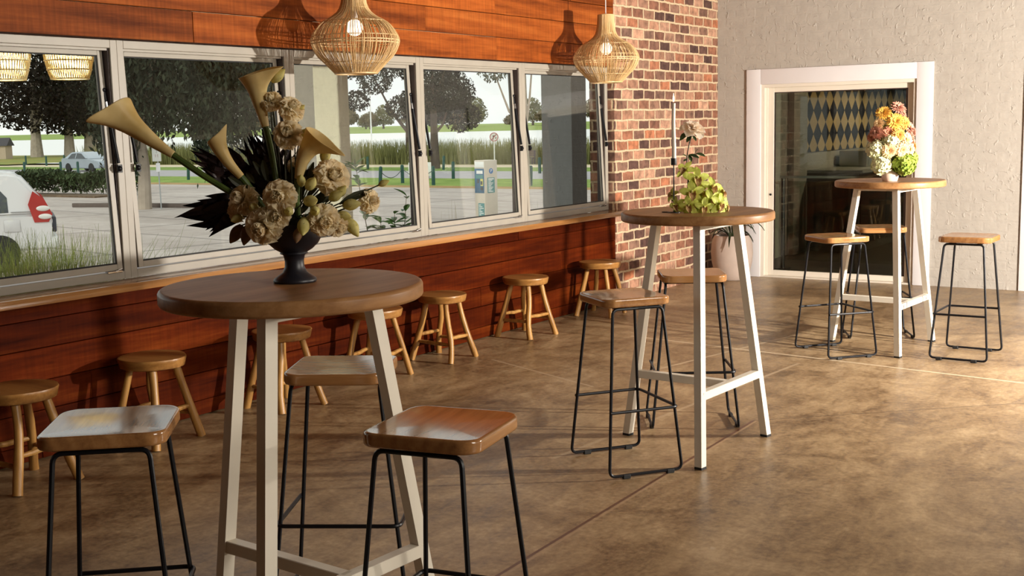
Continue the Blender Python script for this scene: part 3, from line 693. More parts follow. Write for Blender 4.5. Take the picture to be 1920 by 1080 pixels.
strip('road', -170, 60, 49.6, 58.0, None, None, paint('asphalt_road', (.36, .34, .35), .8, .06, 0, 1.5), 100)
strip('ground_park', -170, 60, 58.0, 63.5, None, None, grass_mat('park_grass', (.13, .21, .05), (.24, .33, .08)), 100)
strip('path_park', -170, 60, 63.5, 67.5, None, None, paint('sandy_path', (.60, .50, .36), .9, .08, 0, 1.5), 100)
strip('ground_bank', -170, 60, 67.5, 86, None, -1.62, grass_mat('lake_bank', (.20, .20, .07), (.36, .30, .13)), 100)
MB().grid([[(-230, 66, -1.0), (-230, 99, -1.0)], [(-96, 66, -1.0), (-96, 99, -1.0)]]).build('ground_left_bank', grass_mat('left_bank_grass', (.17, .22, .05), (.28, .31, .09), (.36, .25, .10)))['kind'] = 'structure'
MB().grid([[(10.3, -60, -.4), (10.3, 42, -.4)], [(120, -60, -.4), (120, 42, -.4)]]).build('ground_east', grass_mat('east_lawn', (.16, .24, .06), (.28, .36, .10)))['kind'] = 'structure'
MB().grid([[(-.25, 11.3, -.36), (-.25, 42, -.36)], [(10.3, 11.3, -.36), (10.3, 42, -.36)]]).build('ground_north', grass_mat('north_lawn', (.16, .24, .06), (.28, .36, .10)))['kind'] = 'structure'
lk = NT('pale_lake_water'); lk.bump(lk.noise(lk.co(scale=(.2, 1, 1)), .6, 3), .15, .1)
MB().grid([[(-1600, 85, -1.5), (-1600, 660, -1.5)], [(400, 85, -1.5), (400, 660, -1.5)]]).build('lake', lk.set((.78, .78, .76), .35, 0, .5))['kind'] = 'structure'
fbk = MB().grid([[(-1600, 655, -1.5), (-1600, 690, 1.2), (-1600, 900, 4.0)], [(400, 655, -1.5), (400, 690, 1.2), (400, 900, 4.0)]])
fbk.build('ground_far_bank', grass_mat('far_bank_grass', (.22, .30, .08), (.30, .38, .11)))['kind'] = 'structure'
for f in ('ground_left_bank', 'ground_east', 'ground_north', 'lake', 'ground_far_bank'):
    d = bpy.data.objects[f].data
    if d.polygons[0].normal.z < 0: d.flip_normals()
kb = MB(); kb.box((0, 0, 0), (2.7, .16, .15), bev=.02)
k1 = kb.build('kerb_stone', paint('dark_kerb', (.13, .10, .085), .85), loc=(-33.2, 27.45, -1.10)); k1.rotation_euler = (0, 0, R(17)); tag(k1, 'low dark kerb edging the planting bed, left of the tree trunk', 'kerb')
k2 = kb.build('kerb_stone', paint('dark_kerb', (.13, .10, .085), .85), loc=(-30.6, 28.2, -1.10)); k2.rotation_euler = (0, 0, R(9)); tag(k2, 'low dark kerb at the foot of the pale tree trunk', 'kerb')

# outer posts and head beam of the verandah: painted brick piers
def pier(n, a, b, lb, mats):
    o = wallmesh('brick_pier', [(a, b)], *mats); del o['kind']; tag(o, lb, 'pier'); return o
cb = brick_mat('cream_painted_brick_lit', (1, 2), painted=(.66, .60, .47)); cbx = brick_mat('cream_painted_brick_shaded', (0, 2), painted=(.62, .57, .46))  # end faces a little darker: their shade is put into the paint colour
db = brick_mat('dark_grey_brick_shaded', (1, 2), painted=(.20, .20, .20)); dbx = brick_mat('dark_grey_brick_paler_side', (0, 2), painted=(.27, .28, .27))  # room-facing side darker than the ends: shade put into the paint colour
struct(MB().box((-2.6, -4.2, 3.46), (-.24, 13.2, 3.56)).build('sky_blocker_roof', paint('sky_blocker_paint', (.30, .27, .22), .8), smooth=False))  # unseen roof slab added to keep high sky light out of the room
struct(MB().box((-2.2, 1.0, 3.3), (-1.3, 13.0, 3.455)).build('beam_verandah', M['jamb'], smooth=False))
pier(2, (-2.12, 7.28, -.5), (-1.9, 7.70, 3.3), 'cream painted brick pier outside behind the third window, with pale face', (cb, cbx))
pier(3, (-2.34, 11.42, -.5), (-1.95, 11.74, 3.3), 'dark grey painted brick pier outside the last window', (db, dbx))

# ------------------------------------------------------------------ trees
def leaves_mesh(pts, size, rg, mb, droop=0.0, asp=.5, mi=0):
    n = len(pts)
    a = np.array(pts); rs = np.random.RandomState(rg.randint(0, 10**6))
    d1 = rs.normal(size=(n, 3)); d1[:, 2] -= droop*1.5; d1 /= np.linalg.norm(d1, axis=1)[:, None]
    d2 = np.cross(d1, rs.normal(size=(n, 3))); d2 /= np.linalg.norm(d2, axis=1)[:, None]
    s = size*rs.uniform(.6, 1.3, size=(n, 1))
    q = np.stack([a-d1*s*.5, a+d2*s*asp*.5-d1*s*.05, a+d1*s*.5, a-d2*s*asp*.5-d1*s*.05], 1).reshape(-1, 3)
    mb.add(q.tolist(), [(4*i, 4*i+1, 4*i+2, 4*i+3) for i in range(n)], mi)
def crown_pts(n, blobs, rs):
    out = []
    w = np.array([b[3]**2 for b in blobs], float); w /= w.sum()
    for (x, y, z, r), k in zip(blobs, rs.multinomial(n, w)):
        d = rs.normal(size=(k, 3)); d /= np.linalg.norm(d, axis=1)[:, None]; rr = r*rs.uniform(.45, 1.0, size=(k, 1))**.6
        p = d*rr; p[:, 2] *= .8; out.append(p+np.array([x, y, z]))
    return np.concatenate(out)
BARK = paint('grey_brown_bark', (.085, .06, .045), .9, .3, 0, 3, .2); BARKP = paint('pale_bark', (.42, .35, .28), .9, .15, 0, 3, .2)
DK = leafy('dark_foliage', (.007, .008, .005), (.020, .024, .012), .7, spec=.1); DKB = leafy('dark_brown_foliage', (.009, .007, .006), (.024, .020, .013), .7, spec=.1)
WP = leafy('weeping_foliage', (.016, .022, .014), (.05, .062, .036), .7, spec=.1); GR = leafy('grey_green_foliage', (.12, .13, .10), (.26, .27, .22), .6)
def tree(name, label, loc, H, trunk_r, blobs, nleaf, leaf, mat, bark, seed, droop=0.0, group=None, branches=5, asp=.5):
    rg = random.Random(seed); rs = np.random.RandomState(seed)
    t = thing(name, label, 'tree', loc, 0, group)
    mb = MB(); top = V(rg.uniform(-.1, .1)*H*.2, rg.uniform(-.1, .1)*H*.2, H*.75)
    pts = [V(0, 0, -.1), V(top.x*.1, top.y*.2, H*.2), V(top.x*.5, top.y*.4, H*.45), top]
    mb.tube(pts, [trunk_r*1.35, trunk_r, trunk_r*.8, trunk_r*.3], 10)
    for k in range(branches):
        b = blobs[k % len(blobs)]; u = rg.uniform(.35, .75); st = V(top.x*u, top.y*u, H*.72*u)
        en = V(b[0], b[1], b[2]); md = st*.5+en*.5+V(0, 0, -.06*H); mb.tube([st, md, en], [trunk_r*.45, trunk_r*.3, trunk_r*.12], 6)
    mb.build('trunk', bark, t)
    lm = MB(); leaves_mesh(crown_pts(nleaf, blobs, rs), leaf, rg, lm, droop, asp); lm.build('crown', mat, t, smooth=False)
    return t
tree('tree', 'broad dark tree by the lake with twin trunks, left of the first window', (-127.0, 90.5, -1.0), 13, .62, [(-3, -1, 6.5, 4), (2, 0, 5.6, 3.6), (-3, -1, 9, 5), (2, 0, 8, 4.5), (0, 1, 13, 6), (-5, 2, 6.2, 3.6), (4, 2, 6, 3)], 9000, .55, DKB, BARKP, 1, group=None)
tree('tree', 'broad dark tree by the lake, in the middle of the first window', (-124.8, 93.6, -1.0), 13, .55, [(1, 0, 5.2, 3.6), (2, 2, 5, 3.2), (1, 0, 8.5, 4.6), (0, 2, 12, 6), (3.5, 3, 6.3, 3.8), (-2, 0, 6.5, 3.4)], 9000, .55, DK, BARKP, 2)
tree('tree', 'dark tree by the lake behind the silver car', (-123.4, 95.8, -1.0), 13, .75, [(0, 0, 5, 3.6), (2.5, 3, 4.6, 3.4), (0, 0, 8.5, 4.8), (2.5, 3, 6, 4.2), (4, 5, 9, 5), (1, 0, 13, 6), (5.2, 6.2, 5.0, 3.2)], 9000, .55, DK, BARKP, 3)
# weeping peppertree close to the pavement
def weeping():
    rg = random.Random(5); rs = np.random.RandomState(5)
    t = thing('weeping_tree', 'large weeping tree with pale trunk and hanging foliage over the car park', 'tree', (-29.3, 27.6, -1.1))
    mb = MB(); mb.tube([V(0, 0, -.1), V(.05, .05, 1.5), V(-.1, 0, 3.0), V(.5, .8, 5.0), V(1.0, 1.6, 6.5)], [.26, .20, .19, .16, .08], 10)
    for e in ((3.4, 3.6, 6.2), (2.0, 2.6, 6.8), (-1.2, -1.0, 6.4), (-.5, 1.5, 7.2), (1.4, .4, 6.0)):
        e = V(*e); mb.tube([V(.0, .1, 3.0), V(.0, .2, 4.4)*.6+e*.4, e], [.12, .08, .03], 7)
    mb.build('trunk', BARKP, t)
    pts = []
    for k in range(2100):
        u = rs.uniform(-1.3, 4.6); s = rs.normal()*.75; x, y = u*.72+s*-.5, u*.9+s*.5
        zt = 6.9-abs(u-1.6)*.28+rs.uniform(-.8, .7); zb = 2.2+.5*math.sin(u*2.1)+.3*math.sin(u*5.3+1)+rs.exponential(.9)-(.7 if rs.rand() < .06 else 0)
        n = int(max(3, (zt-zb)/.22)); sway = rs.normal(size=2)*.12
        for i in range(n): f = i/max(1, n-1); pts.append((x+sway[0]*f+rs.normal()*.05, y+sway[1]*f+rs.normal()*.05, zt+(zb-zt)*f+rs.uniform(-.1, .1)))
    lm = MB(); leaves_mesh(pts, .25, rg, lm, 1.2, .36); lm.build('crown', WP, t, smooth=False)
weeping()
tree('tree', 'dark tree with an arching branch beyond the third window', (-54.6, 74.0, -1.25), 8, .34, [(-2.0, -1.6, 6.6, 1.5), (-.4, -.6, 4.4, 1.2), (1.2, 1.0, 4.2, 1.7), (2.6, 1.8, 5.5, 2.2), (3.2, 2.6, 3.6, 1.6), (0, 0, 8.2, 2.2), (-3.0, -2.6, 5.0, 1.1), (-3.2, -2.8, 7.6, 1.3)], 11000, .26, DK, BARK, 8, droop=.6)
tree('tree', 'dark tree crown filling the left half of the fourth window', (-42.5, 61.5, -1.2), 9, .25, [(0, 0, 6.2, 1.7), (-.7, -.6, 4.4, 1.3), (.9, .7, 4.6, 1.3), (-1.2, -1, 7.8, 1.8), (1, .8, 8, 2)], 11000, .24, DK, BARK, 9, droop=.6)
tree('tree', 'pale trunked tree on the verge behind the parking meter', (-23.5, 43.2, -1.1), 8.5, .17, [(-.3, -.3, 5.6, .9), (-1.0, -.8, 5.0, .7), (.4, .3, 6.4, 1.2), (-.8, -.6, 7.2, 1.4)], 4200, .16, GR, BARKP, 12, droop=.5)
# far shore: individual trees on the other bank
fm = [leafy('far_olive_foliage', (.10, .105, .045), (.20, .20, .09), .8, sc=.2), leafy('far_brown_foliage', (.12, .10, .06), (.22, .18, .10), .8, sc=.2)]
fp = [tree('distant_tree', 'hazy olive tree on the far shore of the lake', (-600, 720, 1.5), 13, .7, [(0, 0, 9, 8), (5, 1, 7, 5), (-5, -1, 7, 5.5), (1, 0, 14, 6)], 1800, 1.7, fm[0], BARK, 20, group='trees on the far shore'),
      tree('distant_tree', 'hazy brown tree on the far shore of the lake', (-560, 720, 1.5), 13, .7, [(0, 0, 8, 7), (6, 1, 7, 4), (-4, -1, 6, 5)], 1600, 1.7, fm[1], BARK, 21, group='trees on the far shore')]
rg = random.Random(31)
for k in range(30):
    x = -780+k*19.5+rg.uniform(-7, 7); s = rg.uniform(.7, 1.25)
    dup(fp[k % 2], (x, 700+rg.uniform(-6, 40), 1.2), rg.uniform(0, 6.28), sc=(s, s, s*rg.uniform(.8, 1.2)))

# ------------------------------------------------------------------ reeds, hedge, planting by the windows
def blades(n, region, h, w, rs, lean=.25, curve=.3, seg=3):
    vs = []; fs = []
    for k in range(n):
        x, y, z = region(rs); a = rs.uniform(0, 6.28); H = h*rs.uniform(.65, 1.15); ln = H*lean*rs.normal(); c = H*curve*abs(rs.normal())
        dx, dy = math.cos(a), math.sin(a); b = rs.uniform(0, 6.28); wx, wy = math.cos(b)*w/2, math.sin(b)*w/2; o = len(vs)
        for i in range(seg+1):
            u = i/seg; r = ln*u+c*u*u; ww = (1-u*.9); zz = z+H*(u-.18*curve*u*u*(abs(c)/max(1e-3, H*curve)))
            vs.append((x+dx*r-wx*ww, y+dy*r-wy*ww, zz)); vs.append((x+dx*r+wx*ww, y+dy*r+wy*ww, zz))
        for i in range(seg): fs.append((o+2*i, o+2*i+1, o+2*i+3, o+2*i+2))
    return vs, fs
REED = leafy('reeds', (.15, .16, .05), (.34, .33, .13), .8, .3, sc=.25)
rs = np.random.RandomState(3)
vs, fs = blades(15000, lambda q: (q.uniform(-94, -26), 71.8+abs(q.normal())*4.0, -1.5), 1.95+.0, .10, rs, .16, .16, 2)
tag(MB().add(vs, fs).build('reeds', REED, smooth=False), 'belt of yellow green reeds along the near lake shore', 'reeds', kind='stuff')
hd = MB(); rs = np.random.RandomState(9); P = []
for k in range(5200):
    u = rs.uniform(0, 1); P.append((-44.0+6.2*u+rs.normal()*.1, 32.7+1.35*u+rs.uniform(-.7, .7), -1.0+1.02*abs(rs.uniform(-1, 1))**.5*(.9+.12*math.sin(u*9))))
leaves_mesh(P, .26, random.Random(3), hd, -.7, .3); hdt = thing('hedge', 'low dark green hedge row beside the car park', 'hedge', (0, 0, 0))
hd.build('foliage', leafy('hedge_foliage', (.02, .035, .012), (.065, .10, .03), .7, sc=.8), hdt, smooth=False)
MB().box((-44.3, 31.9, -1.12), (-37.8, 33.2, -1.03)).build('mulch', paint('bark_mulch', (.15, .10, .06), .95, .3), hdt, smooth=False)
def clump(name, label, loc, n, h, w, mat, seed, sx, sy, lean, curve, seg=6):
    rs = np.random.RandomState(seed); t = thing(name, label, 'grass clump', loc)
    vs, fs = blades(n, lambda q: (q.normal()*sx, q.normal()*sy, 0), h, w, rs, lean, curve, seg)
    vs = [(max(-1.85-loc[0]+.02*math.sin(9*y), min(-.34-loc[0]+.03*math.sin(7*y), x)), y, z) for x, y, z in vs]
    MB().add(vs, fs).build('blades', mat, t, smooth=False); return t
GG = leafy('green_blades', (.14, .20, .035), (.36, .40, .10), .5, .25); ST_ = leafy('straw_blades', (.34, .27, .12), (.58, .48, .25), .7, .2)
clump('ornamental_grass', 'green ornamental grass clump outside the first window', (-1.02, 4.0, -.4), 4600, 1.24, .011, GG, 2, .17, .27, .10, .30)
clump('ornamental_grass', 'straw coloured drooping grass at the left edge, outside the first window', (-1.10, 3.72, -.4), 3000, 1.16, .008, ST_, 6, .17, .30, .18, .70)
clump('ornamental_grass', 'sparse grass tuft below the parking meter, outside the fourth window', (-.80, 7.62, -.4), 80, 1.20, .008, ST_, 7, .05, .12, .07, .12)
clump('ornamental_grass', 'short grass tuft at the foot of the dark grey pier', (-.80, 9.0, -.4), 40, 1.15, .008, GG, 8, .04, .08, .06, .10)
def leaf_quad(mb, base, d, n, L, W, mi=0, curl=.15):
    d = Vector(d).normalized(); n = Vector(n); s = d.cross(n).normalized(); n = s.cross(d).normalized(); P = []
    for i in range(5):
        u = i/4; w = W*math.sin(PI*(u*.92+.04))**.8*.5; c = Vector(base)+d*(L*u)-n*(curl*L*u*u); P.append([(c-s*w+n*w*.35)[:], c[:], (c+s*w+n*w*.35)[:]])
    mb.grid(P, mi)
def shrub(label, loc, stems, seed, L=.105):
    rg = random.Random(seed); t = thing('shrub', label, 'shrub', loc); sm = MB(); lf = MB()
    for (dx, dy, h, b) in stems:
        pts = [V(dx*.1*0, 0, 0), V(dx*.35, dy*.35, h*.4), V(dx*.75, dy*.75, h*.75), V(dx, dy, h)]; sm.tube(pts, [.006, .005, .004, .002], 6)
        for k in range(b):
            u = rg.uniform(.35, 1.0); i = min(2, int(u*3)); f = u*3-i; p = pts[i]*(1-f)+pts[i+1]*f; a = rg.uniform(0, 6.28)
            leaf_quad(lf, p, (math.cos(a), math.sin(a), rg.uniform(-.1, .8)), (0, 0, 1), L*rg.uniform(.7, 1.25), L*.45)
    sm.build('stem', paint('twig_bark', (.12, .09, .06), .8), t); lf.build('leaf', leafy('shrub_leaf', (.05, .12, .03), (.12, .24, .06), .35, .2), t); return t
shrub('leafy green shrub outside the third window, right of the flowers', (-.75, 6.80, -.4), [(-.12, -.22, 1.70, 44), (.04, .02, 1.30, 50), (.06, .14, 1.42, 40), (-.05, .05, 1.12, 44), (.02, -.12, 1.25, 46)], 4)
shrub('small green sprig at the lower right corner of the third window', (-.66, 7.12, -.4), [(.0, .03, 1.20, 34), (.03, .10, 1.15, 26)], 8, .085)

# ------------------------------------------------------------------ street furniture
GRN = paint('green_post_paint', (.018, .075, .06), .6, .15)
def bollard(x, y, label, tilt=0.0, z=-1.1):
    t = MB().lathe([(.001, -.05), (.085, -.05), (.085, .80), (.072, .86), (.03, .885), (.001, .885)], 12)
    o = t.build('bollard', GRN, loc=(x, y, z)); o.rotation_euler = (tilt*.4, tilt, 0); return tag(o, label, 'bollard', 'green timber bollards')
BO = [(-31.63, 43.14, 'leaning green bollard on the verge, left one of the chained pair in the third window', .12), (-31.83, 45.05, 'green bollard in front of the white sign panel', 0),
      (-28.84, 43.62, 'green bollard at the left edge of the fourth window', 0), (-31.93, 49.28, 'green bollard between the window post and the parking meter', .02),
      (-23.78, 44.03, 'green bollard right of the pale tree trunk, behind the window frame', .05), (-30.62, 55.46, 'green bollard in front of the park bench', 0),
      (-46.59, 59.61, 'green bollard far across the road in the third window', 0), (-40.4, 59.6, 'leaning green bollard far across the road in the fourth window', .1),
      (-66.83, 50.99, 'green bollard on the verge left of the silver car, in the first window', 0), (-59.83, 49.36, 'green bollard in front of the bonnet of the silver car', 0), (-65.16, 51.14, 'green bollard at the rear wheel of the silver car', 0),
      (-70.4, 50.6, 'green bollard at the left of the first window, second from the silver car', 0), (-90, 66, 'far green bollard under the lakeside trees at the left edge', 0), (-92.13, 69.39, 'far green bollard under the lakeside trees, nearest the silver car', .06), (-96, 68, 'far green bollard under the lakeside trees, middle one', 0),
      (-48.2, 46.0, 'leaning green bollard right of the parking sign', .12), (-42.3, 47.0, 'green bollard on the verge behind the dark leaf fan', 0)]
for (x, y, lb, tl) in BO: bollard(x, y, lb, tl)
def chain(p, q, sag, label):
    p, q = Vector(p), Vector(q); pts = [p+(q-p)*(i/12)-V(0, 0, sag*4*(i/12)*(1-i/12)) for i in range(13)]
    tag(MB().tube(pts, .018, 6).build('chain', paint('grey_chain', (.10, .11, .11), .5, .1, .6)), label, 'chain')
chain((-31.63, 43.14, -.40), (-31.83, 45.05, -.40), .40, 'sagging chain between the two bollards in the third window')
chain((-31.83, 45.05, -.40), (-28.84, 43.62, -.40), .35, 'sagging chain running right from the bollard by the white sign')
def text(s, parent, size, M4, mat, name='lettering', ext=.002, font=None):
    c = bpy.data.curves.new(name, 'FONT'); c.body = s; c.size = size; c.extrude = ext; c.align_x = 'CENTER'; c.align_y = 'CENTER'
    tmp = bpy.data.objects.new(name, c); COL.objects.link(tmp); bpy.context.view_layer.update()
    me = bpy.data.meshes.new_from_object(tmp.evaluated_get(bpy.context.evaluated_depsgraph_get())); bpy.data.objects.remove(tmp, do_unlink=True); me.materials.clear(); me.materials.append(mat)
    o = bpy.data.objects.new(name, me); COL.objects.link(o); o.parent = parent; o.matrix_local = M4; return o
def face_m(loc, n, up=(0, 0, 1)):
    n = Vector(n).normalized(); u = Vector(up); r = u.cross(n).normalized(); u = n.cross(r)
    return Matrix(((r.x, u.x, n.x, loc[0]), (r.y, u.y, n.y, loc[1]), (r.z, u.z, n.z, loc[2]), (0, 0, 0, 1)))
def meter():
    t = thing('parking_meter', 'tall beige parking meter with blue panel and P badge outside the fourth window', 'parking meter', (-14.22, 27.12, -1.1), R(-10))
    BG = paint('beige_metal', (.56, .50, .41), .5, .04); BL = paint('blue_panel', (.03, .12, .22), .4, .15, 0, 9); TL = paint('teal_panel', (.08, .24, .24), .5, .08); WT = paint('white_print', (.75, .77, .74), .5); YL = paint('yellow_print', (.62, .58, .16), .5); DKM = paint('dark_print', (.05, .06, .06), .4)
    w, d = .25, .20                                    # half sizes: y face (front, -y) is 2*d wide in x ... front panel on -y, badge side on +x
    b = MB().box((-d, -w, 0), (d, w, 1.70), bev=.02).build('body', BG, t)
    F = -w-.001
    MB().box((-d+.03, F-.012, 1.50), (d-.02, F+.01, 1.66), bev=.005).build('display_hood', WT, t)
    pn = MB().box((-d+.02, F-.010, .80), (d-.02, F+.01, 1.47), bev=.004).build('control_panel', BL, t)
    MB().box((-d+.10, F-.016, 1.33), (d-.06, F-.008, 1.42)).build('screen', WT, pn, smooth=False)
    MB().box((-d+.06, F-.015, 1.20), (d-.05, F-.008, 1.30)).build('keypad', TL, pn, smooth=False)
    MB().box((d-.15, F-.018, 1.0), (d-.05, F-.008, 1.19)).build('card_slot', YL, pn, smooth=False)
    MB().box((d-.14, F-.022, 1.03), (d-.07, F-.016, 1.13)).build('slot_cover', DKM, pn, smooth=False)
    MB().box((-d+.12, F-.016, 1.07), (-d+.19, F-.008, 1.18)).build('coin_slot', DKM, pn, smooth=False)
    MB().box((d-.15, F-.016, .88), (d-.06, F-.008, .97)).build('ticket_slot', DKM, pn, smooth=False)
    tp = MB().box((-d+.14, F-.008, .05), (d-.03, F+.01, .52)).build('instruction_panel', TL, t, smooth=False)
    for k in range(9): MB().box((-d+.17, F-.011, .10+.045*k), (d-.06-.05*(k % 3), F-.007, .118+.045*k)).build('lettering', WT, tp, smooth=False)
    ip = MB().box((d-.005, -.15, .80), (d+.008, .13, 1.22)).build('information_panel', TL, t, smooth=False)
    for k in range(9): MB().box((d+.007, -.12, .83+.038*k), (d+.011, .07-.04*((k*2) % 3), .848+.038*k)).build('lettering', WT, ip, smooth=False)
    MB().box((d+.007, -.12, 1.165), (d+.011, .10, 1.20)).build('lettering', WT, ip, smooth=False)
    bd = MB().lathe([(.001, 0), (.075, 0), (.075, .008), (.001, .008)], 24, M=face_m((d, .0, 1.40), (1, 0, 0))).build('badge', paint('badge_blue', (.05, .17, .42), .4), t)
    text('P', bd, .125, face_m((d+.011, .0, 1.40), (1, 0, 0)), WT)
meter()
def parking_sign():
    t = thing('parking_sign', 'white parking sign on a thin grey pole beside the pale tree trunk', 'sign', (-28.6, 27.75, -1.1), 0)
    G = paint('galvanised_pole', (.40, .42, .42), .5, .05, .4); MB().tube([V(0, 0, 0), V(-.02, -.02, 2.5)], .022, 8).build('pole', G, t)
    n = V(.72, -.69, 0); p = MB().box((-.15, -.36, -.008), (.15, .36, .008), bev=.006, M=face_m((-.02, -.05, 2.03), n)).build('sign_plate', paint('white_sign', (.66, .67, .64), .5), t)
    o = V(-.02, -.05, 2.03)+n*.012
    text('P', p, .24, face_m(o+V(0, 0, .20), n), paint('green_print', (.10, .22, .17), .5)); text('2', p, .14, face_m(o+V(0, 0, -.02), n), paint('grey_print', (.35, .36, .36), .5)); text('11', p, .15, face_m(o+V(0, 0, -.17), n), paint('faded_red_print', (.42, .27, .27), .5))
    MB().box((-.07, -.15, -.006), (.07, .15, .006), M=face_m((-.0, -.03, 1.46), n)).build('small_plate', paint('pale_sign', (.70, .70, .72), .5), t, smooth=False)
parking_sign()
def no_turn():
    t = thing('no_right_turn_sign', 'round no right turn sign with red ring on a white pole, above the parking meter', 'sign', (-27.6, 46.8, -1.1))
    W_ = paint('sign_white', (.78, .76, .74), .5); MB().tube([V(0, 0, 0), V(0, 0, 2.0)], .03, 8).build('pole', W_, t)
    n = V(.57, -.82, 0); p = MB().lathe([(.001, 0), (.215, 0), (.215, .01), (.001, .01)], 28, M=face_m((0, 0, 2.12), n)).build('sign_plate', W_, t)
    rd = paint('sign_red', (.42, .10, .10), .5); bk = paint('sign_black', (.06, .045, .045), .5); Mx = face_m(V(0, 0, 2.12)+n*.012, n)
    MB().tube([(Mx @ V(.19*math.cos(a), .19*math.sin(a), 0)) for a in [2*PI*i/28 for i in range(29)]], .020, 6, cap=False).build('ring', rd, p)
    MB().box((-.06, -.12, 0), (-.02, .06, .006), M=Mx).box((-.06, .03, 0), (.07, .07, .006), M=Mx).prism([(.06, 0), (.13, .05), (.06, .10)], 0, .006, M=Mx @ Matrix.Rotation(R(90), 4, 'X') @ Matrix.Translation((0, -.006, 0))).build('arrow', bk, p, smooth=False)
    MB().box((-.018, -.18, .004), (.018, .18, .009), M=Mx @ Matrix.Rotation(R(-40), 4, 'Z')).build('slash', rd, p, smooth=False)
no_turn()
def exit_sign():
    t = thing('sandwich_board', 'white sign panel with grey capital letters standing beyond the verge', 'sign', (-33.6, 48.6, -1.1))
    n = V(.57, -.80, .12).normalized(); W_ = paint('board_white', (.80, .79, .76), .5)
    p = MB().box((-.55, -.36, -.015), (.62, .36, .015), bev=.01, M=face_m((0, 0, .50), n)).build('board', W_, t)
    MB().tube([V(-.4, -.25, 0), V(-.38, -.2, .3)], .02, 6).build('leg', G_ := paint('board_leg', (.3, .3, .3), .5), t); MB().tube([V(.4, .3, 0), V(.4, .26, .3)], .02, 6).build('leg', G_, t)
    text('RXIT', p, .36, face_m(V(.04, 0, .50)+n*.02, n), paint('grey_letters', (.20, .22, .22), .6))
exit_sign()
def bench():
    t = thing('park_bench', 'brown park bench in front of the reeds in the last window', 'bench', (-41.2, 69.9, -1.15), R(12))
    B = paint('bench_timber', (.13, .07, .045), .7); D_ = paint('bench_frame', (.04, .03, .03), .6)
    for k in range(3): MB().box((-.8, -.2+.16*k, .43), (.8, -.07+.16*k, .47)).build('seat_slat', B, t, smooth=False)
    for k in range(3): MB().box((-.8, .30, .56+.14*k), (.8, .34, .67+.14*k)).build('back_slat', B, t, smooth=False)
    for x in (-.72, .72): MB().box((x-.04, -.22, 0), (x+.04, -.14, .43)).box((x-.04, .26, 0), (x+.04, .34, .95)).box((x-.04, -.22, .38), (x+.04, .34, .43)).build('leg', D_, t, smooth=False)
bench()
lp = thing('street_light', 'thin white street light pole by the far lake shore', 'street light', (-73.2, 91.1, -1.3))
MB().tube([V(0, 0, 0), V(0, 0, 6.6)], [.09, .05], 8).build('pole', paint('white_pole', (.75, .75, .73), .5), lp); MB().box((-.9, -.08, 6.5), (.1, .08, 6.6), bev=.02).build('lamp_head', paint('pole_head', (.7, .7, .7), .5), lp)
hs = thing('lakeside_hut', 'small beige hut with dark pitched roof at the left edge, under the lakeside trees', 'hut', (-123.5, 82.6, -1.05), R(35)); hs.scale = (.62, .62, .72)
MB().box((-2.6, -1.6, 0), (2.6, 1.6, 2.3)).build('walls', paint('hut_render', (.52, .40, .30), .8), hs, smooth=False)
MB().prism([(-1.9, 2.2), (1.9, 2.2), (0, 3.5)], -3.0, 3.0, M=Matrix.Rotation(R(90), 4, 'Z')).build('roof', paint('hut_roof', (.06, .055, .06), .7), hs, smooth=False)

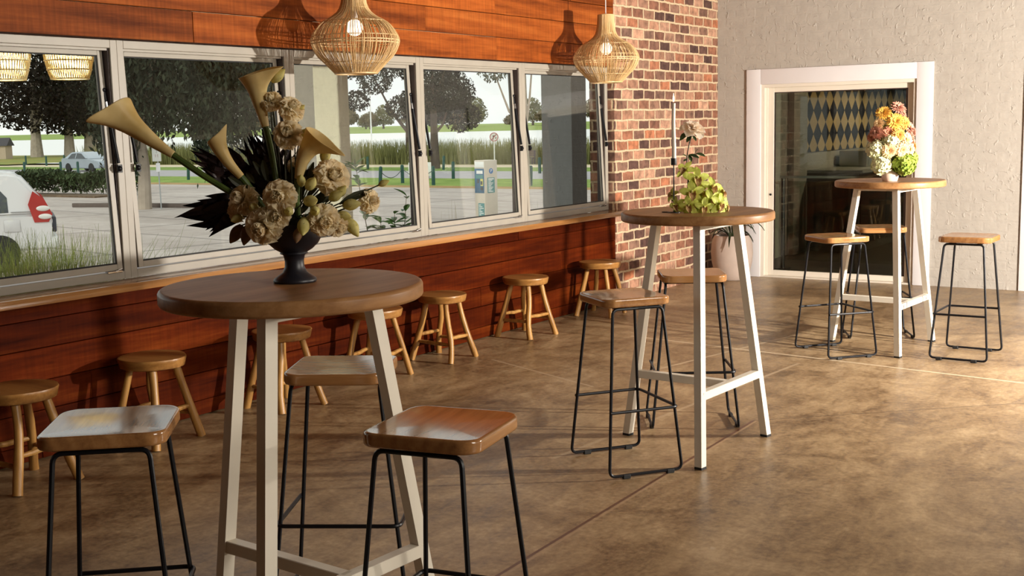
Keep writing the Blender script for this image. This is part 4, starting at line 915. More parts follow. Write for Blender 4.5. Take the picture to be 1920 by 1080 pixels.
# ------------------------------------------------------------------ vehicles
def vehicle(name, label, loc, rz, L, Wd, lower, upper, belt, roofin, win, wheels, wr, body, extras=None, cat='car'):
    """profiles in (x from tail, z); lower part straight sided, cabin leaning in"""
    t = thing(name, label, cat, loc, rz); hw = Wd/2
    mb = MB(); n = len(lower)
    bm = bmesh.new()
    def prof(bm, poly, f0, f1, z0, z1):
        w = lambda z: hw*(f0+(f1-f0)*max(0, min(1, (z-z0)/(z1-z0))))
        A = [bm.verts.new((x, w(z), z)) for x, z in poly]; B = [bm.verts.new((x, -w(z), z)) for x, z in poly]; k = len(poly)
        bm.faces.new(A); bm.faces.new(list(reversed(B)))
        for i in range(k): bm.faces.new((A[(i+1) % k], A[i], B[i], B[(i+1) % k]))
    prof(bm, lower, .94, 1.0, .2, .6)
    bmesh.ops.recalc_face_normals(bm, faces=bm.faces[:]); bmesh.ops.bevel(bm, geom=bm.edges[:], offset=.05, segments=3, affect='EDGES', clamp_overlap=True)
    bm.verts.index_update(); mb.add([v.co[:] for v in bm.verts], [[v.index for v in f.verts] for f in bm.faces]); bm.free()
    bm = bmesh.new(); prof(bm, upper, .99, roofin, belt, max(z for _, z in upper)); bmesh.ops.recalc_face_normals(bm, faces=bm.faces[:]); bmesh.ops.bevel(bm, geom=bm.edges[:], offset=.07, segments=3, affect='EDGES', clamp_overlap=True)
    bm.verts.index_update(); mb.add([v.co[:] for v in bm.verts], [[v.index for v in f.verts] for f in bm.faces]); bm.free()
    b = mb.build('body', body, t, ang=40)
    G = paint('vehicle_glass', (.035, .045, .05), .08, .1, 0, 2, .8); zr = max(z for _, z in upper)
    for poly in win:
        for sgn in (1, -1):
            w = lambda z: hw*(.99+(roofin-.99)*max(0, min(1, (z-belt)/(zr-belt))))
            vs = [(x, sgn*(w(z)+.004), z) for x, z in poly] + [(x, sgn*(w(z)-.03), z) for x, z in poly]; k = len(poly)
            MB().add(vs, [tuple(range(k)), tuple(range(2*k-1, k-1, -1))] + [(i, (i+1) % k, k+(i+1) % k, k+i) for i in range(k)]).build('side_window', G, t, smooth=False, fix=True)
    TY = paint('tyre', (.02, .02, .02), .8); HB = paint('alloy_wheel', (.40, .40, .42), .35, .05, .6)
    for x in wheels:
        for sgn in (1, -1):
            Mx = Matrix.Translation((x, sgn*(hw-.10), wr)) @ Matrix.Rotation(R(90), 4, 'X')
            wl = MB().lathe([(wr*.62, -.115), (wr*.9, -.115), (wr, -.08), (wr, .08), (wr*.9, .115), (wr*.62, .115)], 28, M=Mx).build('wheel', TY, t, fix=True)
            hub = MB().lathe([(.001, -.06), (wr*.62, -.06), (wr*.64, 0), (wr*.62, .06), (.001, .06)], 20, M=Mx)
            for q in range(5):
                hub.box((-.03, 0, -.10), (.03, wr*.58, .10), M=Mx @ Matrix.Rotation(2*PI*q/5, 4, 'Z'))
            hub.build('hub', HB, wl, smooth=False, fix=True)
    return t, b, hw
SW = paint('white_car_paint', (.74, .73, .73), .25, .02, 0, 2, .6)
low = [(.05, .40), (4.55, .40), (4.68, .62), (4.62, .95), (3.55, 1.10), (.06, 1.12), (.0, .85)]
upp = [(.02, 1.06), (3.62, 1.06), (2.95, 1.85), (2.6, 1.93), (.80, 1.94), (.58, 1.88), (.30, 1.52), (.10, 1.25)]
suv, sb, hw = vehicle('car', 'white four wheel drive parked close outside the first window, tail light towards us', (-16.46, 14.93, -1.1), math.atan2(-.835, -.55), 4.7, 1.86, low, upp, 1.06, .86,
    [[(.82, 1.16), (1.55, 1.14), (1.55, 1.70), (1.05, 1.72), (.83, 1.45)], [(1.65, 1.14), (2.55, 1.14), (2.5, 1.70), (1.65, 1.71)], [(2.66, 1.14), (3.35, 1.14), (2.85, 1.62), (2.62, 1.69)]], (1.02, 3.72), .37, SW)
TLR = paint('tail_light_red', (.42, .035, .03), .2, .1, 0, 3, .7); TLW = paint('tail_light_white', (.78, .76, .72), .25)
for sgn in (1, -1):
    vs = [(x, sgn*(hw+.012), z) for x, z in [(.36, 1.56), (.46, 1.30), (.36, .95), (.10, .95), (.02, 1.10), (.16, 1.40)]]; vs += [(x, sgn*(hw-.10), z) for x, _, z in vs]
    tl = MB().add(vs, [tuple(range(6)), tuple(range(11, 5, -1))] + [(i, (i+1) % 6, 6+(i+1) % 6, 6+i) for i in range(6)]).build('tail_light', TLR, suv, smooth=False, fix=True)
    for (x, z) in ((.19, 1.22), (.16, 1.06)): MB().ball((x, sgn*(hw+.012), z), .10, 16, 10, sc=(1.25, .25, .55)).build('lens', TLW, tl)
    MB().box((.30, sgn*(hw-.03), 1.165), (.78, sgn*(hw+.003), 1.175)).build('crease', paint('crease_grey', (.35, .35, .35), .4), suv, smooth=False)
    MB().box((.62, sgn*(hw-.02), .78), (.92, sgn*(hw+.004), 1.02), bev=.02).build('fuel_flap', paint('flap_white', (.66, .65, .65), .3), suv)
MB().box((-.04, -hw+.05, .74), (.06, hw-.05, 1.05), bev=.03).build('rear_guard', paint('dark_guard', (.04, .045, .06), .5), suv)
MB().box((-.06, -hw+.02, .42), (.40, hw-.02, .66), bev=.05).build('rear_bumper', paint('bumper_white', (.78, .77, .76), .3), suv)
low = [(.04, .22), (4.40, .22), (4.52, .45), (4.40, .74), (3.30, .92), (.12, .98), (.0, .6)]
upp = [(.25, .90), (3.35, .90), (2.45, 1.38), (1.9, 1.44), (1.1, 1.40)]
car, cbd, hwc = vehicle('car', 'silver blue hatchback on the road beyond the first window', (-72.9, 56.2, -1.1), 0, 4.5, 1.78, low, upp, .9, .80,
    [[(.85, .95), (1.7, .95), (1.75, 1.34), (1.25, 1.30)], [(1.78, .95), (2.95, .95), (2.35, 1.31), (1.83, 1.35)]], (.85, 3.55), .31, paint('silver_blue_paint', (.40, .45, .50), .25, .03, .3, 2))
MB().box((-.01, -hwc+.1, .62), (.05, hwc-.1, .78), bev=.01).build('tail_light', TLR, car)
# ------------------------------------------------------------------ flowers
def path(pts, n=24):
    """smooth Catmull-Rom through points"""
    P = [Vector(p) for p in pts]; P = [P[0]*2-P[1]] + P + [P[-1]*2-P[-2]]; out = []; seg = len(P)-3
    for k in range(n+1):
        u = k/n*seg; i = min(int(u), seg-1); t = u-i; a, b, c, d = P[i:i+4]
        out.append(.5*((2*b)+(c-a)*t+(2*a-5*b+4*c-d)*t*t+(3*b-3*c+d-a)*t**3))
    return out
def aim(loc, d, roll=0.0, s=1.0):
    d = Vector(d).normalized(); q = d.to_track_quat('Z', 'Y'); return Matrix.Translation(loc) @ q.to_matrix().to_4x4() @ Matrix.Rotation(roll, 4, 'Z') @ Matrix.Scale(s, 4)
def petal(mb, Mx, L, W, cup=.4, curl=.3, tip=.0, ruffle=0.0, seed=0, nu=5, nv=5, mi=0, base_w=.35, r0=0.0):
    """petal along local +Y from the origin, opening upward (+Z)"""
    rg = random.Random(seed); ph = rg.uniform(0, 6.28); P = []
    for i in range(nu):
        u = i/(nu-1); w = W*.5*((base_w*(1-u)+u)*(1-max(0, u-.55)**2*(1.6+tip*3))); ang = curl*u*u
        row = []
        for j in range(nv):
            v = j/(nv-1)*2-1; x = v*w; z = cup*W*.5*v*v + L*math.sin(ang)*u*-.5 + (ruffle*W*u*u*(math.sin(v*5+ph+u*3)+.7*math.sin(v*11+ph*2))); y = r0+L*u*(1-.12*v*v*(1+tip*1.5))
            row.append((Mx @ Vector((x, y, z)))[:])
        P.append(row)
    mb.grid(P, mi)
def ruffled_bloom(seed, R0=1.0, layers=((3, .30, 96), (5, .48, 90), (6, .64, 84), (7, .78, 74), (8, .90, 60), (9, .98, 42), (9, 1.0, 22), (9, .98, 0), (7, .85, -28)), ruf=.10):
    """many-petalled bloom facing +Z, radius R0"""
    rg = random.Random(seed); mb = MB()
    for li, (n, L, tilt) in enumerate(layers):
        for k in range(n):
            a = 2*PI*k/n + li*.7 + rg.uniform(-.15, .15)
            Mx = Matrix.Translation((0, 0, R0*(.02+.05*li*0))) @ Matrix.Rotation(a, 4, 'Z') @ Matrix.Rotation(R(tilt+rg.uniform(-6, 6)), 4, 'X')
            petal(mb, Mx, L*R0*(1.0 if tilt < 60 else .95), L*R0*1.15, .35, .45 if tilt < 50 else -.5, 0, ruf, rg.randint(0, 999), 6, 9)
    return mb
def flower_mat(name, a, b, sc=30, trans=.18, rough=.6):
    return leafy(name, a, b, rough, trans, sc, .25)
CRM = flower_mat('cream_petals', (.94, .78, .50), (.97, .90, .70), 30, .5); BUDM = flower_mat('green_yellow_bud', (.60, .52, .14), (.84, .76, .34), 40, .35); CALM = flower_mat('calla_spathe', (.66, .47, .17), (.84, .68, .34), 14, .35, .4)
STEMG = leafy('green_stem', (.045, .075, .015), (.10, .14, .03), .45, 0, 20); STEMD = leafy('dark_stem', (.02, .022, .01), (.05, .05, .02), .5, 0, 20); DLEAF = leafy('dark_purple_leaf', (.016, .010, .010), (.045, .024, .022), .42, .03, 14, .45)
SEPAL = leafy('calyx_green', (.10, .13, .03), (.20, .22, .06), .5, 0, 30)

# ---- table one: black footed urn with callas, lisianthus and dark leaf fans
U1 = V(2.655, 2.33, TOPH); RH = V(.83, .557, 0); FH = V(.557, -.83, 0)
def A1(px, py, dep=0.0): return U1 + RH*((px-556)/690.0) + V(0, 0, (530-py)/690.0*1.005) + FH*dep
urn = thing('urn_vase', 'black footed urn vase in the centre of the nearest round table', 'vase', U1)
prof = [(.0, 0), (.056, 0), (.0585, .004), (.057, .010), (.047, .017), (.033, .027), (.0265, .042), (.0255, .058), (.029, .074), (.038, .078), (.036, .082), (.050, .090), (.067, .106), (.078, .126), (.083, .146), (.0835, .160), (.080, .160), (.077, .140), (.068, .118), (.048, .104), (.0, .098)]
MB().lathe([(max(r, .0005), z) for r, z in prof], 48).build('urn_body', paint('matt_black_ceramic', (.012, .011, .016), .42, .2, 0, 20), urn, ang=60)
foam = MB().ball((0, 0, .145), .072, 16, 10, sc=(1, 1, .55)); foam.build('flower_foam', paint('dark_green_foam', (.02, .025, .012), .9), urn)
NECK = U1 + V(0, 0, .155)
BL = [ruffled_bloom(s, 1.0) for s in (1, 2, 3)]
BLM = []
def bloom(px, py, rpx, dep, d, label, var=0, stem=True, mat=CRM, name='lisianthus', cat='flower', group='cream lisianthus blooms in the urn'):
    p = A1(px, py, dep); r = rpx/690.0*1.12; d = Vector(d).normalized()
    t = thing(name, label, cat, p, 0, group)
    if len(BLM) <= var: BLM.append(None)
    b = MB(); Mx = aim(V(0, 0, 0), d, var*1.3+px*.1, r); src = BL[var % 3]
    b.add([(Mx @ Vector(q))[:] for q in src.v], src.f); b.build('petals', mat, t, ang=180)
    c = MB(); c.lathe([(.001, -.30*r), (.18*r, -.24*r), (.30*r, -.08*r), (.22*r, .02*r)], 8, M=aim(V(0, 0, 0), d)); c.build('calyx', SEPAL, t)
    if stem:
        e = NECK-p+V(RNG.uniform(-.03, .03), RNG.uniform(-.03, .03), -.015); q = path([V(0, 0, 0)-d*r*.25, V(0, 0, 0)*.5-d*r*.7+e*.35, e], 10)
        MB().tube(q, .0022, 6).build('stem', STEMD, t)
    return t
F = lambda x, z, f: RH*x + V(0, 0, z) + FH*f       # facing: right, up, toward camera
bloom(528, 199, 19, .00, F(-.1, .75, .6), 'cream lisianthus bloom highest in the urn bouquet, beside the upright calla', 0)
bloom(563, 214, 23, .01, F(.6, .6, .5), 'cream lisianthus bloom second from the top, leaning right beside the window post', 1)
bloom(560, 259, 25, .03, F(0, .45, .9), 'cream lisianthus bloom just above the right hand calla', 2)
bloom(563, 318, 17, -.05, F(0, .3, .9), 'cream lisianthus bloom half hidden behind the right hand calla stem', 1)
bloom(634, 338, 31, .03, F(.55, .35, .7), 'large cream lisianthus bloom at the right shoulder of the urn bouquet', 0)
bloom(552, 367, 28, .12, F(-.05, .15, 1), 'round cream lisianthus bloom facing out at the middle of the urn bouquet', 2)
bloom(480, 375, 27, .07, F(-.6, .4, .7), 'dim cream lisianthus bloom at the left, above the lower dark leaves', 1)
bloom(520, 418, 31, .11, F(-.35, -.25, .9), 'cream lisianthus bloom hanging over the left lip of the urn', 0)
bloom(545, 400, 22, .12, F(.1, -.1, 1), 'cream lisianthus bloom tucked above the urn lip at its middle', 1)
bloom(625, 410, 27, .10, F(.35, -.2, .9), 'cream lisianthus bloom low at the right of the urn lip', 2)
bloom(646, 421, 20, .08, F(.7, -.4, .6), 'small cream lisianthus bloom lowest at the right of the urn', 0)
bloom(701, 381, 21, .04, F(.85, .1, .4), 'cream lisianthus bloom reaching farthest right of the urn bouquet', 1)
bloom(462, 393, 20, .03, F(-.8, .0, .6), 'shaded cream lisianthus bloom at the far left of the urn bouquet', 2)
def bud_mesh():
    mb = MB()
    for k in range(5):
        a = 2*PI*k/5; P = []
        for i in range(7):
            u = i/6; r = .42*math.sin(PI*(u*.86+.10))**.9*(1-.25*u); row = []
            for j in range(5):
                v = (j/4-.5)*1.5; aa = a+v+u*.9; rr = r*(1.0+.07*math.cos(v*2)); row.append((rr*math.cos(aa), rr*math.sin(aa), u*1.35-.35))
            P.append(row)
        mb.grid(P)
    return mb
BUD = bud_mesh()
def bud(px, py, rpx, dep, d, label, brown=False, long=None):
    p = A1(px, py, dep); r = rpx/690.0*1.95; d = Vector(d).normalized(); t = thing('lisianthus_bud', label, 'flower bud', p, 0, 'closed buds in the urn')
    Mx = aim(V(0, 0, 0), d, px, r); b = MB(); b.add([(Mx @ Vector(q))[:] for q in BUD.v], BUD.f); b.build('petals', BUDM if not brown else flower_mat('brown_bud', (.16, .085, .04), (.30, .17, .08), 40), t, ang=180)
    sp = MB()
    for k in range(5):
        a = 2*PI*k/5; leaf_quad(sp, Mx @ Vector((.12*math.cos(a), .12*math.sin(a), -.36)), (Mx.to_3x3() @ Vector((math.cos(a)*.5, math.sin(a)*.5, 1))), Mx.to_3x3() @ Vector((math.cos(a), math.sin(a), -.3)), r*.8, r*.22)
    sp.build('sepal', SEPAL, t)
    e = NECK-p+V(RNG.uniform(-.03, .03), RNG.uniform(-.03, .03), -.015)
    MB().tube(path(long or [-d*r*.35, -d*r*.8+e*.3, e], 10), .0018, 6).build('stem', STEMD, t)
    return t
bud(601, 350, 13, .09, F(.5, .6, .6), 'green yellow bud left of the large right shoulder bloom'); bud(600, 376, 14, .11, F(.7, .1, .7), 'green yellow bud at the centre right of the urn bouquet, below another bud')
bud(567, 393, 11, .13, F(.2, .1, 1), 'small bud right of the round middle bloom'); bud(592, 414, 15, .12, F(0, -.7, .7), 'green yellow bud hanging over the urn lip at its middle')
bud(667, 386, 14, .07, F(.9, .1, .4), 'green yellow bud below the right shoulder bloom, pointing right'); bud(669, 420, 15, .06, F(.5, -.8, .3), 'green yellow bud hanging lowest at the right of the urn')
bud(650, 366, 12, .05, F(.6, .6, .5), 'bud between the right shoulder bloom and the long dark leaf'); bud(623, 301, 13, .02, F(.3, .8, .5), 'bud above the right shoulder bloom, under the calla tip')
bud(585, 258, 10, .02, F(.8, .5, .3), 'small bud beside the bloom above the right hand calla'); bud(537, 156, 13, .0, F(.7, .6, .2), 'green bud highest of all, right of the upright calla mouth'); bud(578, 213, 7, .0, F(.8, .6, .2), 'tiny bud right of the second bloom from the top')
bud(470, 404, 11, .08, F(-.5, -.2, .8), 'green bud on the dim bloom at the left of the urn'); bud(463, 428, 15, .05, F(-.5, -.8, .4), 'brownish bud hanging at the left of the urn', True); bud(484, 427, 15, .08, F(-.2, -.9, .4), 'brownish bud hanging left of the urn lip, beside another', True)
bud(728, 350, 8, .05, F(.9, .35, .1), 'lone bud at the end of a long stem, farthest right', False, [V(0, 0, 0), A1(690, 366, .06)-A1(728, 350, .05), A1(640, 388, .07)-A1(728, 350, .05), NECK-A1(728, 350, .05)])
bud(612, 393, 12, .12, F(.3, .0, 1), 'green yellow bud facing out between the urn lip blooms'); bud(640, 372, 13, .06, F(.7, .4, .5), 'green yellow bud directly under the right shoulder bloom'); bud(655, 404, 12, .08, F(.8, -.1, .5), 'green yellow bud nestled between the two lowest right blooms')
bud(583, 345, 11, .06, F(.1, .7, .7), 'green yellow bud above the round middle bloom, near the calla stem'); bud(578, 432, 11, .10, F(-.1, -.8, .5), 'brownish bud hanging just above the middle of the urn bowl', True); bud(503, 388, 11, .10, F(-.2, .4, .9), 'bud between the dim left bloom and the round middle bloom')
fo = thing('filler_foliage', 'dark leaves filling the urn bouquet between the blooms', 'foliage', NECK); fm_ = MB(); rg = random.Random(15)
for k in range(70):
    a = rg.uniform(-2.9, 2.9); rr = rg.uniform(.02, .12); p = RH*(math.sin(a)*rr*1.15-.02)+V(0, 0, rg.uniform(-.01, .13))+FH*rg.uniform(-.07, .015); leaf_quad(fm_, p, p.normalized()+V(rg.uniform(-.5, .5), rg.uniform(-.5, .5), rg.uniform(-.4, .3)), FH+V(0, 0, .4), rg.uniform(.04, .075), rg.uniform(.014, .024))
fm_.build('leaves', leafy('dark_filler_leaf', (.02, .022, .008), (.06, .06, .025), .5, .1, 20), fo)['kind'] = 'stuff'
lf = thing('lance_leaf', 'long dark lance leaf on the stem reaching right from the urn bouquet', 'leaf', A1(652, 384, .075)); lm = MB(); leaf_quad(lm, (0, 0, 0), A1(703, 360, .06)-A1(652, 384, .075), FH+V(0, 0, .5), .095, .024); lm.build('leaf_blade', STEMD, lf)
# callas
def calla(stem, mouth_dir, label, L, Rm, tipdir, roll=0, flare=1.0, open_=1.0):
    """stem: points from the urn up to the throat; spathe continues along mouth_dir"""
    base = stem[0]; t = thing('calla_lily', label, 'flower', base, 0, 'calla lilies in the urn')
    S = [Vector(p)-base for p in stem]; n_st = 26; sp = path(S, n_st); MB().tube(sp, [.0078+.0012*(i/n_st) for i in range(n_st+1)], 9).build('stem', STEMG, t)
    th = sp[-1]; d0 = (sp[-1]-sp[-3]).normalized(); d1 = Vector(mouth_dir).normalized(); td = Vector(tipdir).normalized()
    cl = path([th-d0*.012, th+d0*L*.33, th+d0*L*.55+d1*L*.15, th+d0*L*.62+d1*L*.45], 14); P = []; na = 22
    for i, c in enumerate(cl):
        u = i/14; tan = (cl[min(i+1, 14)]-cl[max(i-1, 0)]).normalized(); ux = (td-tan*td.dot(tan)).normalized(); uy = tan.cross(ux)
        r = .0088+(Rm-.0088)*(u**1.15); fl = max(0, u-.62)/.38; row = []
        for j in range(na+1):
            a = -PI*1.04+2*PI*1.04*j/na; k = abs(a)/PI; rr = r*(1+.45*flare*fl**1.5*(1-k*.35)) * (1+.04*k); tip = math.exp(-(a/.38)**2)*fl**1.4
            dd = c + (ux*math.cos(a)+uy*math.sin(a))*(rr*(1+.55*tip)) + tan*(L*.13*tip*0+L*.12*fl*(1-k)-L*.10*fl*k) + td*L*.16*tip - tan*L*.07*tip*flare
            row.append(dd[:])
        P.append(row)
    o = MB().grid(P).build('spathe', CALM, t, ang=180)
    sd = o.modifiers.new('thick', 'SOLIDIFY'); sd.thickness = .0012
    sb = o.modifiers.new('smooth', 'SUBSURF'); sb.levels = 1; sb.render_levels = 1
    MB().tube([cl[4], cl[8], cl[11]], [.003, .0045, .003], 8).build('spadix', paint('yellow_spadix', (.62, .42, .05), .7), t)
    return t
calla([NECK+V(-.02, 0, -.02), A1(470, 372, .05), A1(400, 325, .05), A1(345, 285, .05)], A1(232, 192, .06)-A1(292, 250, .05), 'calla lily on the long stem leaning far left across the window post', .165, .037, F(-.8, .3, .5))
calla([NECK+V(-.01, .01, -.02), A1(532, 360, .0), A1(523, 290, .0), A1(513, 235, .0)], F(-.05, 1, .25), 'upright calla lily at the top of the urn bouquet, mouth turned up', .125, .033, F(.9, .35, .3))
calla([NECK+V(-.02, .01, -.02), A1(510, 385, .05), A1(485, 345, .06), A1(470, 325, .065)], A1(446, 262, .07)-A1(456, 298, .065), 'half closed calla lily in front of the dark leaf fan, left of centre', .105, .022, F(.25, .9, .2), 0, .3)
calla([NECK+V(.02, .01, -.02), A1(572, 390, .05), A1(575, 350, .06), A1(580, 330, .06)], F(.75, .5, .15), 'broad calla lily right of centre with its tip drawn out to the right', .115, .034, F(.95, -.08, .15), 0, .9)
# dark leaf fans
def fan(root, tips, label, w=.033):
    t = thing('leaf_fan', label, 'leaf fan', root, 0, 'dark leaf fans in the urn'); rg = random.Random(len(label))
    c = sum((Vector(p)-root for p in tips), V(0, 0, 0))/len(tips)
    tips = list(tips); tips += [(Vector(tips[i])*.55+Vector(tips[i+1])*.45-root)*rg.uniform(.82, 1.02)+root+FH*rg.uniform(-.02, .02) for i in range(len(tips)-1)]
    for p in tips:
        d = Vector(p)-root; L = d.length; s = d.normalized().cross(FH).normalized(); P = []; bend = rg.uniform(-.02, .02)
        for i in range(9):
            u = i/8; ww = w*.5*(.45+.55*min(1, u*3))*(1-max(0, (u-.38)/.62)**1.4); cc = d*u+s*bend*math.sin(u*PI)+FH*.012*math.sin(u*PI)*rg.choice((-1, 1)); P.append([(cc-s*ww+FH*.003)[:], (cc-FH*.003)[:], (cc+s*ww+FH*.003)[:]])
        MB().grid(P).build('leaf_blade', DLEAF, t, ang=60)
    e = NECK-root; MB().tube([V(0, 0, 0), e*.5+FH*.0, e], .003, 6).build('stem', STEMD, t)
    return t
fan(A1(490, 362, -.01), [A1(366, 282, -.03), A1(374, 276, -.05), A1(369, 298, -.01), A1(387, 312, .0), A1(402, 272, -.06), A1(420, 268, -.05), A1(428, 330, .0), A1(414, 322, -.02)], 'dark leaf fan pointing up and left behind the half closed calla')
fan(A1(482, 392, .0), [A1(341, 403, -.01), A1(346, 385, -.03), A1(371, 376, -.05), A1(340, 405, .02), A1(358, 421, .0), A1(397, 429, .02), A1(404, 441, .03), A1(384, 369, -.06), A1(420, 370, -.04)], 'dark leaf fan pointing left, the lower of the two')
fan(A1(530, 368, -.03), [A1(461, 262, -.08), A1(472, 253, -.07), A1(484, 262, -.06), A1(492, 242, -.09), A1(500, 245, -.06), A1(508, 239, -.08), A1(450, 278, -.05), A1(520, 262, -.07), A1(540, 276, -.09), A1(478, 290, -.02)], 'dark leaf fan standing up behind the centre of the urn bouquet')
fan(A1(545, 385, -.04), [A1(560, 290, -.08), A1(575, 300, -.07), A1(550, 280, -.09), A1(590, 320, -.06), A1(535, 300, -.05)], 'dark leaf fan behind the right hand calla stem')

# ---- table two: green orchids, single rose, taper candle
def A2(px, py, dep=0.0): return V(2.60, 4.985, TOPH) + RH*((px-1312)/414.5) + V(0, 0, (398-py)/414.5*1.005) + FH*dep
ORC = flower_mat('lime_orchid_petals', (.52, .58, .07), (.76, .80, .20), 40, .3, .5); LIPM = flower_mat('spotted_orchid_lip', (.30, .06, .03), (.70, .55, .22), 110, 0, .6)
def orchid_proto(label):
    t = thing('orchid_bloom', label, 'flower', (0, 0, 0), 0, 'green orchid blooms')
    b = MB(); r = .057
    for k, a in enumerate((0, 72, 144, 216, 288)):
        Mx = Matrix.Rotation(R(a), 4, 'Z') @ Matrix.Rotation(R(16 if k % 2 else 8), 4, 'X'); petal(b, Mx, r*1.02, r*.78, .28, .5, .25, .03, k, 7, 6, base_w=.45)
    p = b.build('petals', ORC, t, ang=180)
    l = MB(); petal(l, Matrix.Translation((0, 0, .004)) @ Matrix.Rotation(R(180), 4, 'Z') @ Matrix.Rotation(R(38), 4, 'X'), r*.62, r*.62, .9, 1.1, 0, .10, 3, 6, 6, base_w=.8)
    l.build('lip', LIPM, t, ang=180)
    MB().tube([V(0, .002, .002), V(0, .008, .014), V(0, .002, .020)], [.004, .0045, .004], 8).build('column', paint('yellow_column', (.70, .62, .22), .5), t)
    MB().tube([V(0, 0, -.001), V(0, .004, -.02)], .0025, 6).build('stem', STEMG, t)
    return t
OR = [((1310, 337, .01), (.05, .25, 1), 180, 1.0, 'lime green orchid bloom second from the top, with dark red lip'), ((1289, 320, .0), (-.5, .5, .7), 165, .85, 'lime green orchid bloom highest of the heap, turned to the candle'),
      ((1298, 362, .05), (-.1, .2, 1), 185, 1.0, 'lime green orchid bloom at the centre of the heap with spotted lip'), ((1337, 354, .02), (.35, .4, .8), 170, 1.0, 'lime green orchid bloom upper right of the heap'),
      ((1333, 376, .06), (.3, .1, .9), 200, .9, 'lime green orchid bloom right of centre with dark throat'), ((1291, 385, .075), (-.3, -.1, 1), 190, .8, 'lime green orchid bloom low at the left with dark throat'),
      ((1318, 388, .085), (.05, -.1, 1), 175, .8, 'lime green orchid bloom lowest in the middle, on the table'), ((1348, 384, .06), (.5, .1, .8), 160, .95, 'lime green orchid bloom low at the right side'),
      ((1355, 364, .0), (.7, .4, .5), 150, .95, 'lime green orchid bloom at the upper right edge of the heap'), ((1264, 366, .0), (-.7, .3, .5), 120, .62, 'small lime orchid bloom at the left behind the candle stick'),
      ((1271, 384, .045), (-.7, .0, .7), 200, .75, 'lime orchid bloom lowest at the left beside the candle stick'), ((1362, 388, .02), (.8, .0, .5), 185, .75, 'lime orchid bloom farthest right, resting on the table'),
      ((1318, 366, .03), (.2, .6, .7), 185, .8, 'lime orchid bloom wedged between the centre blooms'), ((1306, 383, .0), (0, .3, .9), 170, .8, 'lime orchid bloom deep in the heap below the centre')]
op = orchid_proto(OR[0][4])
for k, ((px, py, dep), d, roll, s, lb) in enumerate(OR):
    o = op if k == 0 else dup(op, label=lb)
    o.matrix_world = aim(A2(px, py, dep), F(*d), 0, s) if False else Matrix.Identity(4)
    dd = F(*d).normalized(); upv = (V(0, 0, 1)-dd*dd.z).normalized(); rr = upv.cross(dd); M0 = Matrix(((rr.x, upv.x, dd.x, 0), (rr.y, upv.y, dd.y, 0), (rr.z, upv.z, dd.z, 0), (0, 0, 0, 1)))
    o.matrix_world = Matrix.Translation(A2(px, py, dep)) @ M0 @ Matrix.Rotation(R(roll-180), 4, 'Z') @ Matrix.Scale(s, 4)
ob = thing('orchid_foliage', 'dark bent orchid stems under the heap of green blooms', 'stems', V(2.60, 4.985, TOPH)); mb = MB()
for q in ([A2(1262, 375, 0), A2(1285, 388, .02), A2(1330, 392, .0), A2(1366, 385, .0)], [A2(1290, 325, 0), A2(1300, 360, .0), A2(1312, 394, .0)], [A2(1335, 358, 0), A2(1325, 380, 0), A2(1318, 394, 0)]): mb.tube([p-V(2.60, 4.985, TOPH) for p in path(q, 10)], .0035, 6)
mb.box((-.10, -.03, 0), (.06, .05, .006), bev=.002); mb.build('stem', STEMG, ob)
ROSEM = flower_mat('blush_rose_petals', (.93, .78, .62), (.96, .88, .76), 20, .5, .55); ROLF = leafy('rose_leaf', (.02, .04, .012), (.06, .10, .03), .4, .05, 20)
rp = A2(1293, 392, -.03); rose = thing('rose', 'single blush rose on a tall thorny stem rising from the green orchids', 'flower', rp); q = [rp-rp, A2(1295, 330, -.03)-rp, A2(1293, 300, -.03)-rp, A2(1298, 270, -.03)-rp, A2(1304, 252, -.03)-rp]
MB().tube(path(q, 16), .0026, 8).build('stem', STEMD, rose)
rb = ruffled_bloom(9, .056, ((3, .30, 84), (4, .45, 76), (5, .62, 62), (5, .80, 46), (6, .98, 26), (6, 1.08, 2)), .04); b = MB(); Mx = aim(A2(1304, 246, -.03)-rp, F(.15, .85, .45)); b.add([(Mx @ Vector(p))[:] for p in rb.v], rb.f); b.build('petals', ROSEM, rose, ang=180)
for (a, bb, L) in (((1296, 250), (1279, 262), .055), ((1302, 256), (1290, 268), .04), ((1304, 256), (1312, 268), .03), ((1294, 296), (1282, 288), .03), ((1296, 292), (1302, 304), .035), ((1296, 292), (1318, 296), .05), ((1310, 290), (1332, 294), .045), ((1308, 290), (1312, 280), .03), ((1294, 300), (1283, 303), .025)):
    p = A2(*a, -.03)-rp; lm = MB(); leaf_quad(lm, p, A2(*bb, -.01)-rp-p, V(0, 0, 1)+FH*.6, L, L*.55); lm.build('leaf', ROLF, rose)
ch = thing('candle_holder', 'thin black candle stick on the orchid table', 'candle holder', A2(1265, 397, .03)); ch.location.z = TOPH; BK = paint('black_iron', (.012, .011, .013), .45)
MB().lathe([(.001, 0), (.030, 0), (.030, .003), (.004, .006), (.0028, .010), (.0028, .225), (.001, .226)], 20).build('stick', BK, ch); MB().lathe([(.001, .215), (.0125, .215), (.0135, .218), (.0135, .246), (.0112, .246), (.0112, .224), (.001, .224)], 18).build('cup', BK, ch)
MB().box((-.055, -.012, 0), (.0, .012, .004), bev=.001).build('base_bar', BK, ch)
cd = thing('taper_candle', 'lit cream taper candle in the black candle stick', 'candle', ch.location+V(0, 0, .225)); n = 14
MB().tube([V(.0012*math.sin(i*.5), 0, i*.266/n) for i in range(n+1)], [.0103-.0026*(i/n)+.0003*math.sin(i*2.3) for i in range(n+1)], 16).build('wax', paint('cream_wax', (.85, .78, .66), .5, .05, 0, 40), cd)
MB().tube([V(0, 0, .266), V(.001, 0, .276)], .0009, 6).build('wick', BK, cd)
